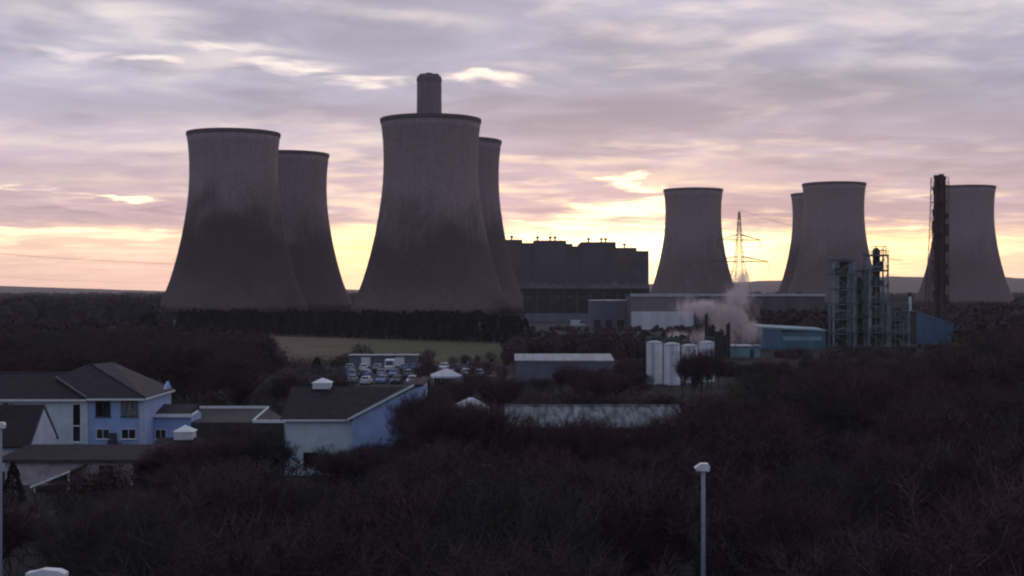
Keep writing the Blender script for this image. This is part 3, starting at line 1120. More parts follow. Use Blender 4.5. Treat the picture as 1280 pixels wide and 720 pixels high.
# ------------------------------------------------------------------ pale shed beyond the wood, long sheet-roofed shed
def pale_shed():
    D = 250.0
    x0, x1 = XU(643, D), XU(768, D)
    cx = (x0 + x1) / 2
    a, b = x0 - cx, x1 - cx
    z0, z1 = ZV(451.5, D), ZV(443, D + 9)
    t = thing('pale_shed', 'low shed with flat pale roof beyond the long sheet-roofed shed', 'shed', (cx, D, 0))
    boxp('wall', 'grey_clad', t, a + 0.3, b - 0.3, 0.2, 9, 0, z0 - 0.1)
    n = 10
    for k in range(n):
        q0, q1 = a + (b - a) * k / n, a + (b - a) * (k + 1) / n
        m = MB()
        m.prism([(0, z0), (9.3, z1), (9.3, z1 + 0.14), (0, z0 + 0.14)], q0 + 0.02, q1 - 0.02, axis='x')
        m.build('roof_sheet', 'shed_roof', t)
    boxp('door', 'door_paint', t, a + 8.0, a + 10.4, 0.12, 0.19, 0.0, 2.3)


pale_shed()


def long_shed():
    D = 128.0
    x0, x1 = XU(630, D), XU(862, D)
    cx = (x0 + x1) / 2
    a, b = x0 - cx, x1 - cx
    z0, z1 = 3.95, ZV(508.5, D + 8)
    t = thing('long_shed', 'long shed with ribbed pale sheet roof in the middle of the wood', 'shed', (cx, D, 0))
    boxp('wall', 'dark_wall', t, a + 0.3, b - 0.3, 0.5, 15.5, 0, z0 - 0.15)
    n = 18
    rnd = random.Random(11)
    for k in range(n):
        q0, q1 = a + (b - a) * k / n, a + (b - a) * (k + 1) / n
        dz = rnd.uniform(-0.012, 0.012)
        m = MB()
        w = q1 - q0 - 0.03
        pr = []
        for j in range(4):                      # corrugated top
            xx = q0 + 0.015 + w * j / 4
            pr += [(xx, 0.0), (xx + w * 0.09, 0.05), (xx + w * 0.16, 0.05), (xx + w * 0.25, 0.0)]
        i0 = len(m.v)
        for (yy, zz) in ((0.0, z0 + dz), (8.0, z1 + dz)):
            for (xx, h) in pr:
                m.v.append((xx, yy, zz + h + 0.06))
            m.v.append((q1 - 0.015, yy, zz)); m.v.append((q0 + 0.015, yy, zz))
        L = len(pr) + 2
        for j in range(L):
            jj = (j + 1) % L
            m.f.append((i0 + j, i0 + jj, i0 + L + jj, i0 + L + j))
        m.f.append(tuple(i0 + j for j in reversed(range(L))))
        m.f.append(tuple(i0 + L + j for j in range(L)))
        m.build('roof_sheet', 'sheet_roof', t)
        m = MB()
        m.prism([(8.02, z1), (16.0, z0), (16.0, z0 + 0.1), (8.02, z1 + 0.1)], q0 + 0.015, q1 - 0.015, axis='x')
        m.build('roof_sheet', 'sheet_roof', t)
    boxp('ridge_cap', 'sheet_roof', t, a, b, 7.85, 8.2, z1 + 0.12, z1 + 0.2)
    boxp('gutter', 'dark_wall', t, a, b, -0.14, -0.01, z0 - 0.12, z0 + 0.02)
    for u in (711, 732, 750, 769, 787, 806, 816):
        x = XU(u, D) - cx
        w = boxp('wall_vent', 'white_paint', t, x - 0.24, x + 0.24, 0.34, 0.49, 2.85, 3.22)
        for q in range(3):
            boxp('louvre', 'white_paint', w, x - 0.2, x + 0.2, 0.30, 0.335, 2.9 + q * 0.1, 2.95 + q * 0.1)


long_shed()


def tarp_shelter():
    D = 101.0
    t = thing('lean_to', 'faint blue-grey lean-to shed seen through the wood below the long shed', 'shed', (XU(688, D), D, 0))
    boxp('wall', 'tarp_blue', t, -3.0, 3.0, 0, 3.0, 0, 1.9)
    MB().prism([(-0.4, 1.92), (3.3, 2.4), (3.3, 2.5), (-0.4, 2.02)], -3.3, 3.3, axis='x').build('roof', 'felt_roof', t)
    boxp('door', 'door_paint', t, -1.0, 0.0, -0.06, -0.005, 0.05, 1.8)
    boxp('tarpaulin', 'tarp_blue', t, 1.0, 2.8, -0.5, -0.02, 0.0, 1.6)


tarp_shelter()


# ------------------------------------------------------------------ houses at the left
def cupola(parent, x, y, z, w, h):
    """white louvred roof cupola with a pyramid cap"""
    c = boxp('cupola', 'white_paint', parent, x - w / 2, x + w / 2, y - w / 2, y + w / 2, z, z + h * 0.55)
    m = MB()
    e = w / 2 + 0.14
    b0 = z + h * 0.56
    ap = (x, y, z + h)
    q = [(x - e, y - e, b0), (x + e, y - e, b0), (x + e, y + e, b0), (x - e, y + e, b0)]
    for k in range(4):
        m.poly([q[k], q[(k + 1) % 4], ap])
    m.poly(list(reversed(q)))
    m.build('cap', 'white_paint', c)
    for k in range(4):
        zz = z + 0.06 + k * h * 0.12
        boxp('louvre', 'white_paint', c, x - w / 2 + 0.08, x + w / 2 - 0.08, y - w / 2 - 0.05, y - w / 2 - 0.004, zz, zz + h * 0.06)
    return c


def left_house():
    D = 141.7
    t = thing('office_house', 'large cream and blue house with dark tiled roofs at left', 'house', (-48, D, 0))
    ox, oy = -48.0, D

    def L(u, v, d):
        p = W(u, v, d)
        return (p.x - ox, p.y - oy, p.z)
    # left wing: cream wall, pitched roof
    xl, xr = XU(-70, D) - ox, XU(110, D) - ox
    ez = ZV(497, D)
    rz = ZV(465, D + 5.5)
    MB().prism([(0, 0), (11, 0), (11, ez - 0.4), (5.5, rz - 0.5), (0, ez - 0.4)], xl + 0.3, xr, axis='x').build('wall', 'render_cream', t)
    m = MB()
    m.prism([(-0.45, ez - 0.34), (5.5, rz - 0.25), (11.45, ez - 0.34), (11.45, ez - 0.16), (5.5, rz - 0.05), (-0.45, ez - 0.16)], xl, xr + 0.02, axis='x')
    rf = m.build('roof', 'roof_tile', t)
    boxp('ridge_tiles', 'roof_tile_pale', rf, xl, xr - 2.0, 5.35, 5.65, rz - 0.12, rz)
    boxp('fascia', 'white_paint', t, xl + 0.3, xr - 0.05, -0.50, -0.455, ez - 0.36, ez - 0.14)
    # right block: blue wall, hipped roof
    bl, br = XU(110, D) - ox, XU(178.5, D) - ox
    far = 11.6
    boxp('wall', 'render_blue', t, bl + 0.02, br, 0.12, far, 0, ez - 0.05, label='blue rendered right block')
    A = L(108, 497.2, D - 0.45)
    B = L(181, 497.2, D - 0.45)
    B = (br + 0.35, B[1], A[2])
    C = L(113, 455.5, 148.4)
    Dv = L(70, 472, 145.3)
    E = L(141, 452.5, 151.0)
    Fp = (br + 0.35, far + 0.4, A[2])
    G = (bl - 3.0, far + 0.4, A[2])
    m = MB()
    m.poly([A, B, C, Dv])
    m.poly([Fp, G, (C[0] - 0.6, C[1] + 0.4, C[2] - 0.1), E])
    m.poly([Dv, C, (C[0] - 0.6, C[1] + 0.4, C[2] - 0.1), G])
    dz = 0.16
    for P, Q in ((A, B), (B, Fp), (Fp, G), (G, Dv), (Dv, A)):
        m.poly([(P[0], P[1], P[2] - dz), (Q[0], Q[1], Q[2] - dz), Q, P])
    m.poly([(q[0], q[1], q[2] - dz) for q in (Dv, G, Fp, B, A)])
    m.build('roof', 'roof_tile', t)
    m = MB()
    m.poly([B, Fp, E, C])  # side slope gets a paler tile colour than the front slope
    m.build('roof', 'roof_tile_pale', t, label='paler side slope of the roof')
    m = MB()
    m.tube((A[0], A[1], A[2] + 0.05), (Dv[0], Dv[1], Dv[2] + 0.08), 0.13, n=6)
    m.build('verge', 'annex_pale', t)
    m = MB()
    m.tube((B[0], B[1], B[2] + 0.02), (C[0], C[1], C[2] + 0.04), 0.09, n=6)
    m.build('hip_tiles', 'roof_tile', t)
    boxp('fascia', 'white_paint', t, bl, br + 0.3, -0.52, -0.46, ez - 0.26, ez - 0.06)
    m = MB()
    m.box(br + 0.36, br + 0.42, -0.4, far + 0.3, ez - 0.25, ez - 0.05)
    m.build('fascia', 'white_paint', t)
    # corner boards and gable upstand on the right wall
    boxp('corner_board', 'render_white', t, br - 0.35, br + 0.05, 0.05, 0.118, 0, ez - 0.3)
    boxp('corner_board', 'render_white', t, br + 0.004, br + 0.05, far - 0.5, far, 0, ez - 0.3)
    m = MB()
    m.poly([(br + 0.06, far - 3.2, ez - 0.02), (br + 0.06, far + 0.3, ez - 0.02), (br + 0.06, far - 1.0, ez + 1.0)])
    m.poly([(br - 0.2, far - 3.2, ez - 0.02), (br - 0.2, far - 1.0, ez + 1.0), (br - 0.2, far + 0.3, ez - 0.02)])
    m.poly([(br + 0.06, far - 3.2, ez - 0.02), (br + 0.06, far - 1.0, ez + 1.0), (br - 0.2, far - 1.0, ez + 1.0), (br - 0.2, far - 3.2, ez - 0.02)])
    m.poly([(br + 0.06, far - 1.0, ez + 1.0), (br + 0.06, far + 0.3, ez - 0.02), (br - 0.2, far + 0.3, ez - 0.02), (br - 0.2, far - 1.0, ez + 1.0)])
    m.build('gablet', 'render_blue', t)
    # windows of the blue block
    for u0, u1, v0, v1, mul, pane in ((119, 138, 501, 521, 1, 'glass'), (151, 172, 501, 521, 2, 'curtain'), (120, 137, 536, 549, 1, 'glass'), (151, 170, 536, 549, 1, 'glass')):
        x0, x1 = XU(u0, D) - ox, XU(u1, D) - ox
        window(t, (x0 + x1) / 2, ZV(v1, D), x1 - x0, ZV(v0, D) - ZV(v1, D), 0.12, mul, pane,
               'door_paint' if v0 < 510 else 'white_paint')
    # windows of the cream wing
    x0, x1 = XU(90, D) - ox, XU(102, D) - ox
    window(t, (x0 + x1) / 2, ZV(553, D), x1 - x0, ZV(504, D) - ZV(553, D), 0.0, 0, t=0.12)
    boxp('transom', 'white_paint', t, x0 + 0.13, x1 - 0.13, -0.07, -0.026, ZV(533, D), ZV(533, D) + 0.12)
    for u0, u1 in ((3, 12), (13.5, 17), (-30, -14)):
        x0, x1 = XU(u0, D) - ox, XU(u1, D) - ox
        window(t, (x0 + x1) / 2, ZV(517, D), x1 - x0, ZV(503, D) - ZV(517, D), 0.0, 0)
    # satellite dish and down pipes
    MB().tube((xr - 0.15, -0.12, 0), (xr - 0.15, -0.12, ez - 0.3), 0.05, n=6).build('downpipe', 'white_paint', t)
    MB().tube((br + 0.10, 0.6, 0), (br + 0.10, 0.6, ez - 0.3), 0.05, n=6).build('downpipe', 'white_paint', t)
    boxp('door', 'door_paint', t, XU(140, D) - ox - 0.5, XU(140, D) - ox + 0.5, 0.05, 0.115, 0.0, 2.05)


left_house()


def annexe():
    """low blue wing right of the big house, white gutter"""
    D = 146.0
    x0, x1 = XU(178, D), XU(238, D)
    cx = (x0 + x1) / 2
    a, b = x0 - cx, x1 - cx
    ez = ZV(519, D)
    t = thing('house_annexe', 'low blue wing with white gutter right of the large house', 'annexe', (cx, D, 0))
    boxp('wall', 'render_blue', t, a + 0.35, b, 0.3, 5, 0, ez - 0.1)
    rz = ZV(505, D + 4.2)
    MB().prism([(0.0, ez), (4.2, rz), (5.2, rz - 0.3), (5.2, ez - 0.05), (0.0, ez - 0.1)], a + 0.6, b - 0.2, axis='x').build('roof', 'roof_tile', t)
    MB().prism([(-0.12, ez - 0.22), (0.0, ez - 0.22), (0.0, ez + 0.14), (-0.12, ez + 0.14)], a + 0.4, b + 0.2, axis='x').build('gutter', 'white_paint', t)
    MB().tube((b + 0.1, 0.0, ez - 0.1), (b + 0.75, 0.5, ez + 0.35), 0.16, 0.20, 8).build('gutter_outlet', 'white_paint', t)
    window(t, a + 1.9, 0.9, 1.2, 1.1, 0.3)
    window(t, a + 4.0, 0.9, 1.2, 1.1, 0.3)


annexe()


def hut():
    """gabled hut in front of the cream wing"""
    xg = -45.0
    y0, y1 = 127.0, 134.6
    t = thing('gabled_hut', 'small hut with steep dark roof and pale gable before the cream wall', 'hut', (-52, 127, 0))
    ox, oy = -52, 127
    ym = (y1 - y0) / 2
    ez, rz = 2.5, 5.75
    x0, x1 = -62 - ox, xg - ox
    m = MB()
    m.prism([(0.25, 0), (y1 - y0 - 0.25, 0), (y1 - y0 - 0.25, ez), (ym, rz - 0.2), (0.25, ez)], x0 + 0.2, x1, axis='x')
    m.build('wall', 'render_white', t)
    MB().prism([(-0.2, ez - 0.3), (ym, rz - 0.02), (y1 - y0 + 0.2, ez - 0.3), (y1 - y0 + 0.2, ez - 0.12), (ym, rz + 0.2), (-0.2, ez - 0.12)], x0, x1 - 0.05, axis='x').build('roof', 'roof_tile', t)
    m = MB()
    m.prism([(-0.22, ez - 0.34), (ym, rz - 0.03), (ym, rz + 0.22), (-0.22, ez - 0.08)], x1 - 0.04, x1 + 0.06, axis='x')
    m.build('bargeboard', 'dark_wall', t)
    m = MB()
    m.prism([(ym, rz - 0.03), (y1 - y0 + 0.22, ez - 0.34), (y1 - y0 + 0.22, ez - 0.08), (ym, rz + 0.22)], x1 - 0.04, x1 + 0.06, axis='x')
    m.build('bargeboard', 'dark_wall', t)


hut()


def low_block():
    """flat dark roof with pinkish wall below, nearest building at left"""
    D = 118.0
    x0, x1 = XU(5, D), XU(165, D)
    cx = (x0 + x1) / 2
    a, b = x0 - cx, x1 - cx
    t = thing('low_block', 'low flat-roofed block with pinkish wall at the left edge of the wood', 'outbuilding', (cx, D, 0))
    boxp('wall', 'brick_pink', t, a, b, 0.3, 8.0, 0, 2.05)
    MB().prism([(-0.1, 2.08), (8.4, 2.45), (8.4, 2.62), (-0.1, 2.25)], a - 0.8, b + 2.6, axis='x').build('roof', 'felt_roof', t)
    boxp('fascia', 'dark_wall', t, a - 0.8, b + 2.6, -0.16, -0.105, 2.0, 2.27)
    window(t, a + 8.8, 0.8, 1.3, 0.9, 0.3, 1, 'glass', 'door_paint')
    # sloping porch roof with a white verge
    p0, p1 = XU(38, 114) - cx, XU(88, 114) - cx
    zA, zB = ZV(612, 114), ZV(592, 114)
    m = MB()
    m.prism([(p0, zA + 0.10), (p1, zB + 0.10), (p1, zB + 0.26), (p0, zA + 0.26)], -4.0, 0.28)
    pr = m.build('porch_roof', 'dark_wall', t)
    m = MB()
    m.prism([(p0, zA + 0.12), (p1, zB + 0.12), (p1, zB + 0.30), (p0, zA + 0.30)], -4.1, -4.01)
    m.build('verge_board', 'white_paint', pr)
    for px in (p0 + 0.3, p1 - 0.2):
        boxp('post', 'white_paint', t, px - 0.05, px + 0.05, -3.9, -3.8, 0, (zA if px < (p0 + p1) / 2 else zB) + 0.1)


low_block()


def vented_roof_hut():
    D = 126.0
    t = thing('vented_hut', 'half-hidden hut whose white roof cupola shows above the trees', 'hut', (XU(224, D), D, 0))
    boxp('wall', 'render_white', t, -2.4, 2.4, 0.3, 4.3, 0, 2.3)
    m = MB()
    m.prism([(-0.1, 2.25), (2.3, 2.95), (4.7, 2.25), (4.7, 2.35), (2.3, 3.06), (-0.1, 2.35)], -2.6, 2.6, axis='x')
    m.build('roof', 'roof_tile', t)
    cupola(t, 0.0, 2.3, 2.9, 1.7, 1.35)


vented_roof_hut()


def flat_roof_block():
    D0, D1 = 146.0, 163.0
    z = 3.0
    t = thing('flat_roof_block', 'flat dark roof edged by a thin white kerb between the two houses', 'outbuilding', (-33, D0, 0))
    ox, oy = -33.0, D0
    xa, xb = XU(240, D0) - ox, XU(357, D0) - ox
    xc = XU(336, D1) - ox
    xd = XU(212, D1) - ox
    m = MB()
    pts = [(xa, 0), (xb, 0), (xc + 0.2, D1 - D0), (xd, D1 - D0)]
    pts = [(xa, 0), (xb - 0.2, 0), (xb - 0.2, 2.0), (xc, D1 - D0), (xd, D1 - D0)]
    m.poly([(p[0], p[1], z - 0.25) for p in pts])
    for i in range(len(pts)):
        p, q = pts[i], pts[(i + 1) % len(pts)]
        m.poly([(p[0], p[1], 0), (q[0], q[1], 0), (q[0], q[1], z - 0.25), (p[0], p[1], z - 0.25)])
    m.build('wall', 'dark_wall', t)
    m = MB()
    m.box(XU(316, D0) - ox, xb, -0.12, 0.1, z - 0.3, z + 0.02)
    m.build('kerb', 'white_paint', t)
    m = MB()
    m.box(xd, xc, D1 - D0 - 0.1, D1 - D0 + 0.12, z - 0.24, z + 0.05)
    m.build('kerb', 'white_paint', t)
    m = MB()
    p0 = Vector((XU(316, D0) - ox, 0.1, z - 0.08)); p1 = Vector((xc, D1 - D0 - 0.12, z - 0.08))
    m.tube(p0, p1, 0.12, n=4)
    m.build('kerb', 'white_paint', t)


flat_roof_block()


def middle_house():
    D = 124.5
    ox = XU(420, D)
    t = thing('gabled_house', 'house with cream front and large blue gable in the middle left', 'house', (ox, D, 0))
    xl, xm = XU(356, D) - ox, XU(437, D) - ox
    ez, rz = ZV(522.5, D), ZV(486, D + 5.6)
    MB().prism([(0, 0), (11.2, 0), (11.2, ez), (5.6, rz - 0.2), (0, ez)], xl, xm + 0.5, axis='x').build('wall', 'render_cream', t)
    MB().prism([(-0.4, ez - 0.22), (5.6, rz), (11.6, ez - 0.22), (11.6, ez - 0.02), (5.6, rz + 0.2), (-0.4, ez - 0.02)], xl - 0.3, xm + 5.4, axis='x').build('roof', 'roof_tile', t)
    boxp('gutter', 'white_paint', t, xl - 0.2, xm - 0.3, -0.52, -0.41, ez - 0.26, ez - 0.1)
    # cross gable facing the camera
    gy = -1.8
    Dg = D + gy
    ga, gap = XU(436, Dg) - ox, XU(518, Dg) - ox
    gz0, gz1 = ZV(522, Dg), ZV(482, Dg)
    gr = gap + 0.5
    MB().prism([(ga + 0.3, 0), (gr, 0), (gr, gz1 - 0.1), (gap, gz1 - 0.2), (ga + 0.3, gz0)], gy, 9, axis='y').build('wall', 'render_blue', t, label='blue gable wall')
    MB().prism([(ga - 0.1, gz0 - 0.3), (gap, gz1 - 0.05), (gr + 0.3, gz1 - 0.05), (gr + 0.3, gz1 + 0.1), (gap, gz1 + 0.14), (ga - 0.1, gz0 - 0.12)], gy - 0.15, 9.2, axis='y').build('roof', 'roof_tile', t)
    m = MB()
    m.prism([(ga - 0.14, gz0 - 0.30), (gap, gz1 - 0.03), (gap, gz1 + 0.17), (ga - 0.14, gz0 - 0.10)], gy - 0.26, gy - 0.16, axis='y')
    m.build('bargeboard', 'white_paint', t)
    window(t, xl + 2.4, 0.8, 1.4, 1.3, 0.0, 1, 'glass', 'door_paint')
    window(t, gap - 1.6, 1.2, 1.6, 1.3, gy, 1, 'glass', 'door_paint')
    cupola(t, XU(403, D + 5.6) - ox, 5.6, rz + 0.02, 1.65, 1.05)
    MB().tube((xl + 0.1, -0.1, 0), (xl + 0.1, -0.1, ez - 0.3), 0.05, n=6).build('downpipe', 'white_paint', t)


middle_house()


def gazebo(u, v0, wpx, D, label, hbase):
    x = XU(u, D)
    w = wpx / F * D / 2
    zt = ZV(v0, D)
    t = thing('white_gazebo', label, 'gazebo', (x, D, 0), R(8), 'white roofed gazebos')
    m = MB()
    q = [(-w, -w, hbase), (w, -w, hbase), (w, w, hbase), (-w, w, hbase)]
    top = [(-w * 0.12, -w * 0.12, zt), (w * 0.12, -w * 0.12, zt), (w * 0.12, w * 0.12, zt), (-w * 0.12, w * 0.12, zt)]
    for k in range(4):
        m.poly([q[k], q[(k + 1) % 4], top[(k + 1) % 4], top[k]])
    m.poly(top)
    for k in range(4):
        a, b = q[k], q[(k + 1) % 4]
        m.poly([(a[0], a[1], hbase - 0.3), (b[0], b[1], hbase - 0.3), b, a])
    m.build('canopy', 'canvas_white', t)
    for sx in (-1, 1):
        for sy in (-1, 1):
            boxp('post', 'white_paint', t, sx * w * 0.95 - 0.06, sx * w * 0.95 + 0.06, sy * w * 0.95 - 0.06, sy * w * 0.95 + 0.06, 0, hbase - 0.02)


gazebo(558, 461, 38, 222, 'white pyramid gazebo roof at the right of the car park', 3.0)
gazebo(589, 497, 42, 168, 'pale gazebo half hidden by trees right of the blue gable', 2.6)


def garage_row():
    D = 301.5
    x0, x1 = XU(436, D), XU(521, D)
    t = thing('garage_row', 'long low row of lock-ups with white roof edge behind the car park', 'garages', ((x0 + x1) / 2, D, 0))
    hw_ = (x1 - x0) / 2
    boxp('wall', 'grey_clad', t, -hw_, hw_, 0, 5.0, 0, 2.3)
    boxp('roof', 'shed_roof', t, -hw_ - 0.2, hw_ + 0.2, -0.3, 5.3, 2.31, 2.5)
    n = 6
    for k in range(n):
        c = -hw_ + (k + 0.5) * 2 * hw_ / n
        boxp('garage_door', 'white_paint' if k in (1, 4) else 'grey_clad', t, c - 1.0, c + 1.0, -0.05, -0.004, 0.05, 2.0)


garage_row()


# ------------------------------------------------------------------ cars and vans
def car_protos():
    """meshes of one hatchback facing -y, wheels on the ground; body meshes per paint"""
    ms = {}
    lower = [(-2.05, 0.32), (-2.08, 0.62), (-1.95, 0.80), (-1.1, 0.95), (1.75, 1.0), (2.0, 0.92), (2.05, 0.55), (2.02, 0.32)]
    cab = [(-1.05, 0.95), (-0.25, 1.45), (1.35, 1.48), (1.85, 1.0)]

    def body():
        m = MB()
        m.prism(lower, -0.86, 0.86, axis='x')
        i = len(m.v)
        for sx, f in ((-1, 1), (1, 1)):
            for k, (yy, zz) in enumerate(cab):
                w = 0.80 if k in (0, 3) else 0.62
                m.v.append((sx * w, yy, zz + (0.0 if k in (0, 3) else 0.03)))
        m.f += [(i + 1, i + 2, i + 6, i + 5), (i, i + 1, i + 5, i + 4), (i + 2, i + 3, i + 7, i + 6), (i, i + 3, i + 2, i + 1), (i + 4, i + 5, i + 6, i + 7)]
        return m

    def glass():
        m = MB()
        e = 0.012
        m.poly([(-0.70, -0.98, 1.01 + e), (0.70, -0.98, 1.01 + e), (0.57, -0.34, 1.42 + e), (-0.57, -0.34, 1.42 + e)])
        m.poly([(-0.68, 1.80, 1.07 + e), (-0.57, 1.45, 1.42 + e), (0.57, 1.45, 1.42 + e), (0.68, 1.80, 1.07 + e)])
        for s in (-1, 1):
            m.poly([(s * (0.80 + e), -0.80, 1.02), (s * (0.66 + e), -0.22, 1.40), (s * (0.66 + e), 1.25, 1.42), (s * (0.79 + e), 1.6, 1.05)])
        return m

    def wheel(sx, y):
        m = MB()
        m.tube((sx * 0.66, y, 0.31), (sx * 0.885, y, 0.31), 0.31, 0.31, 14)
        return m

    def rim(sx, y):
        m = MB()
        m.tube((sx * 0.886, y, 0.31), (sx * 0.90, y, 0.31), 0.19, 0.17, 10)
        return m
    for c in ('car_white', 'car_silver', 'car_blue', 'car_dark', 'car_red'):
        ms[c] = body().mesh('car_body', c)
    ms['glass'] = glass().mesh('car_glass', 'glass')
    for sx in (-1, 1):
        for y in (-1.3, 1.3):
            ms['w', sx, y] = wheel(sx, y).mesh('wheel', 'tyre')
            ms['r', sx, y] = rim(sx, y).mesh('rim', 'alloy')
        ms['h', sx] = MB().box(sx * 0.62 - 0.17, sx * 0.62 + 0.17, -2.095, -2.0, 0.60, 0.74).mesh('headlight', 'lens')
        ms['t', sx] = MB().box(sx * 0.66 - 0.13, sx * 0.66 + 0.13, 2.0, 2.06, 0.70, 0.88).mesh('tail_light', 'tail_red')
    return ms


CM = car_protos()


def car(x, y, rz, paint, label):
    t = thing('parked_car', label, 'car', (x, y, 0.03), rz, 'cars parked behind the middle house')
    link('body', CM[paint], t)
    link('windows', CM['glass'], t)
    for sx in (-1, 1):
        for yy in (-1.3, 1.3):
            wo = link('wheel', CM['w', sx, yy], t)
            link('rim', CM['r', sx, yy], wo)
        link('headlight', CM['h', sx], t)
        link('tail_light', CM['t', sx], t)


def van(x, y, rz, label, L=5.2, H=2.4, paint='car_white', z=0.03):
    t = thing('parked_van', label, 'van', (x, y, z), rz, 'white vans')
    h = L / 2
    MB().prism([(-h, 0.35), (-h, 0.95), (-h + 0.75, 1.15), (-h + 1.45, H - 0.15), (-h + 1.9, H), (h - 0.1, H), (h, H - 0.2), (h, 0.35)], -0.95, 0.95, axis='x').build('body', paint, t)
    m = MB()
    m.poly([(-0.82, -h + 0.80, 1.22), (0.82, -h + 0.80, 1.22), (0.78, -h + 1.37, H - 0.28), (-0.78, -h + 1.37, H - 0.28)])
    for v in range(4):
        m.v[v] = (m.v[v][0], m.v[v][1] - 0.035, m.v[v][2] + 0.01)
    m.build('windscreen', 'glass', t)
    for s in (-1, 1):
        MB().box(s * 0.955 - 0.004, s * 0.955 + 0.004, -h + 1.25, -h + 2.1, 1.25, H - 0.35).build('side_window', 'glass', t)
        for yy in (-h + 0.95, h - 0.95):
            wo = MB().tube((s * 0.75, yy, 0.34), (s * 0.97, yy, 0.34), 0.34, 0.34, 14).build('wheel', 'tyre', t)
            MB().tube((s * 0.971, yy, 0.34), (s * 0.98, yy, 0.34), 0.19, 0.17, 10).build('rim', 'alloy', wo)
        MB().box(s * 0.7 - 0.16, s * 0.7 + 0.16, -h - 0.02, -h + 0.05, 0.72, 0.9).build('headlight', 'lens', t)


ORD = ['first', 'second', 'third', 'fourth', 'fifth', 'sixth', 'seventh', 'eighth', 'ninth', 'tenth']
PN = {'car_white': 'white', 'car_silver': 'silver', 'car_blue': 'blue', 'car_dark': 'dark', 'car_red': 'red'}
rows = [(286.0, 'back', ['car_silver', 'car_white', 'car_silver', 'van', 'car_blue', 'car_blue', None, 'car_white', 'car_silver', 'car_blue']),
        (264.0, 'middle', ['car_blue', 'car_blue', 'car_silver', 'car_blue', 'car_white', None, 'car_red', 'car_silver', 'car_white', 'car_blue']),
        (246.0, 'front', ['car_silver', 'car_white', 'car_blue', 'car_dark', 'car_white', 'car_dark', None, None, 'car_silver', 'car_dark'])]
rndc = random.Random(4)
for D, rn, kinds in rows:
    cnt = 0
    for k, kd in enumerate(kinds):
        if kd is None:
            continue
        x = XU(440, D) + k * 2.75 + rndc.uniform(-0.15, 0.15)
        yj = D + rndc.uniform(-2.2, 2.2)
        cnt += 1
        if kd == 'van':
            van(x, yj, rndc.choice((0.0, math.pi)), 'white van parked %s from left in the %s row of the car park' % (ORD[cnt - 1], rn))
        else:
            car(x, yj, rndc.choice((0.0, math.pi)) + rndc.uniform(-0.2, 0.2), kd, '%s car parked %s from left in the %s row of the car park' % (PN[kd], ORD[cnt - 1], rn))
van(XU(722, 628), 628, R(90), 'white lorry standing in the yard before the black hall', 6.4, 2.9, z=0.013)


# ------------------------------------------------------------------ lamp posts
def lamp_post(u, vtop, H, label, style, face=-1):
    D = (CAMZ - H) * F / (vtop - 362)
    t = thing('street_lamp', label, 'lamp post', (XU(u, D), D, 0), 0, 'street lamps along the near road')
    m = MB()
    m.lathe([(0.14, 0), (0.14, 1.6), (0.105, 1.7), (0.085, H - 0.25), (0.06, H - 0.2)], 14)
    m.build('pole', 'galv', t, smooth=False)
    boxp('access_door', 'galv', t, -0.06, 0.06, -0.155, -0.135, 0.5, 1.1)
    if style == 'box':
        m = MB()
        f = face
        pr = [(f * -0.22, H - 0.22), (f * 0.30, H - 0.17), (f * 0.36, H - 0.08), (f * 0.10, H + 0.10), (f * -0.18, H + 0.09), (f * -0.25, H - 0.02)]
        m.prism(pr, -0.17, 0.17)
        hd = m.build('lamp_head', 'lamp_shell', t)
        boxp('lens', 'lamp_glass', hd, min(f * 0.02, f * 0.28), max(f * 0.02, f * 0.28), -0.13, 0.13, H - 0.245, H - 0.19)
    else:
        m = MB()
        pr = [(0.46, H - 0.12), (0.46, H - 0.02), (0.30, H + 0.06), (-0.10, H + 0.09), (-0.34, H + 0.02), (-0.50, H + 0.0), (-0.50, H - 0.06), (-0.2, H - 0.12)]
        m.prism(pr, -0.16, 0.16)
        hd = m.build('lamp_head', 'lamp_shell', t)
        boxp('lens', 'lamp_glass', hd, -0.1, 0.4, -0.12, 0.12, H - 0.15, H - 0.122)
        MB().tube((0, 0, H - 0.3), (-0.05, 0, H - 0.08), 0.06, 0.06, 8).build('bracket', 'galv', t)


lamp_post(879, 582, 10.0, 'grey street lamp with box head at the lower right of centre', 'box', -1)
lamp_post(0.5, 530, 10.0, 'street lamp pole cut by the left edge of the frame', 'box', -1)
lamp_post(60, 715, 10.0, 'nearest street lamp, only its pale head showing at the bottom left', 'cobra')

# ------------------------------------------------------------------ vegetation


def rand_dir(rnd):
    while True:
        v = Vector((rnd.uniform(-1, 1), rnd.uniform(-1, 1), rnd.uniform(-1, 1)))
        if 0.05 < v.length < 1:
            return v.normalized()


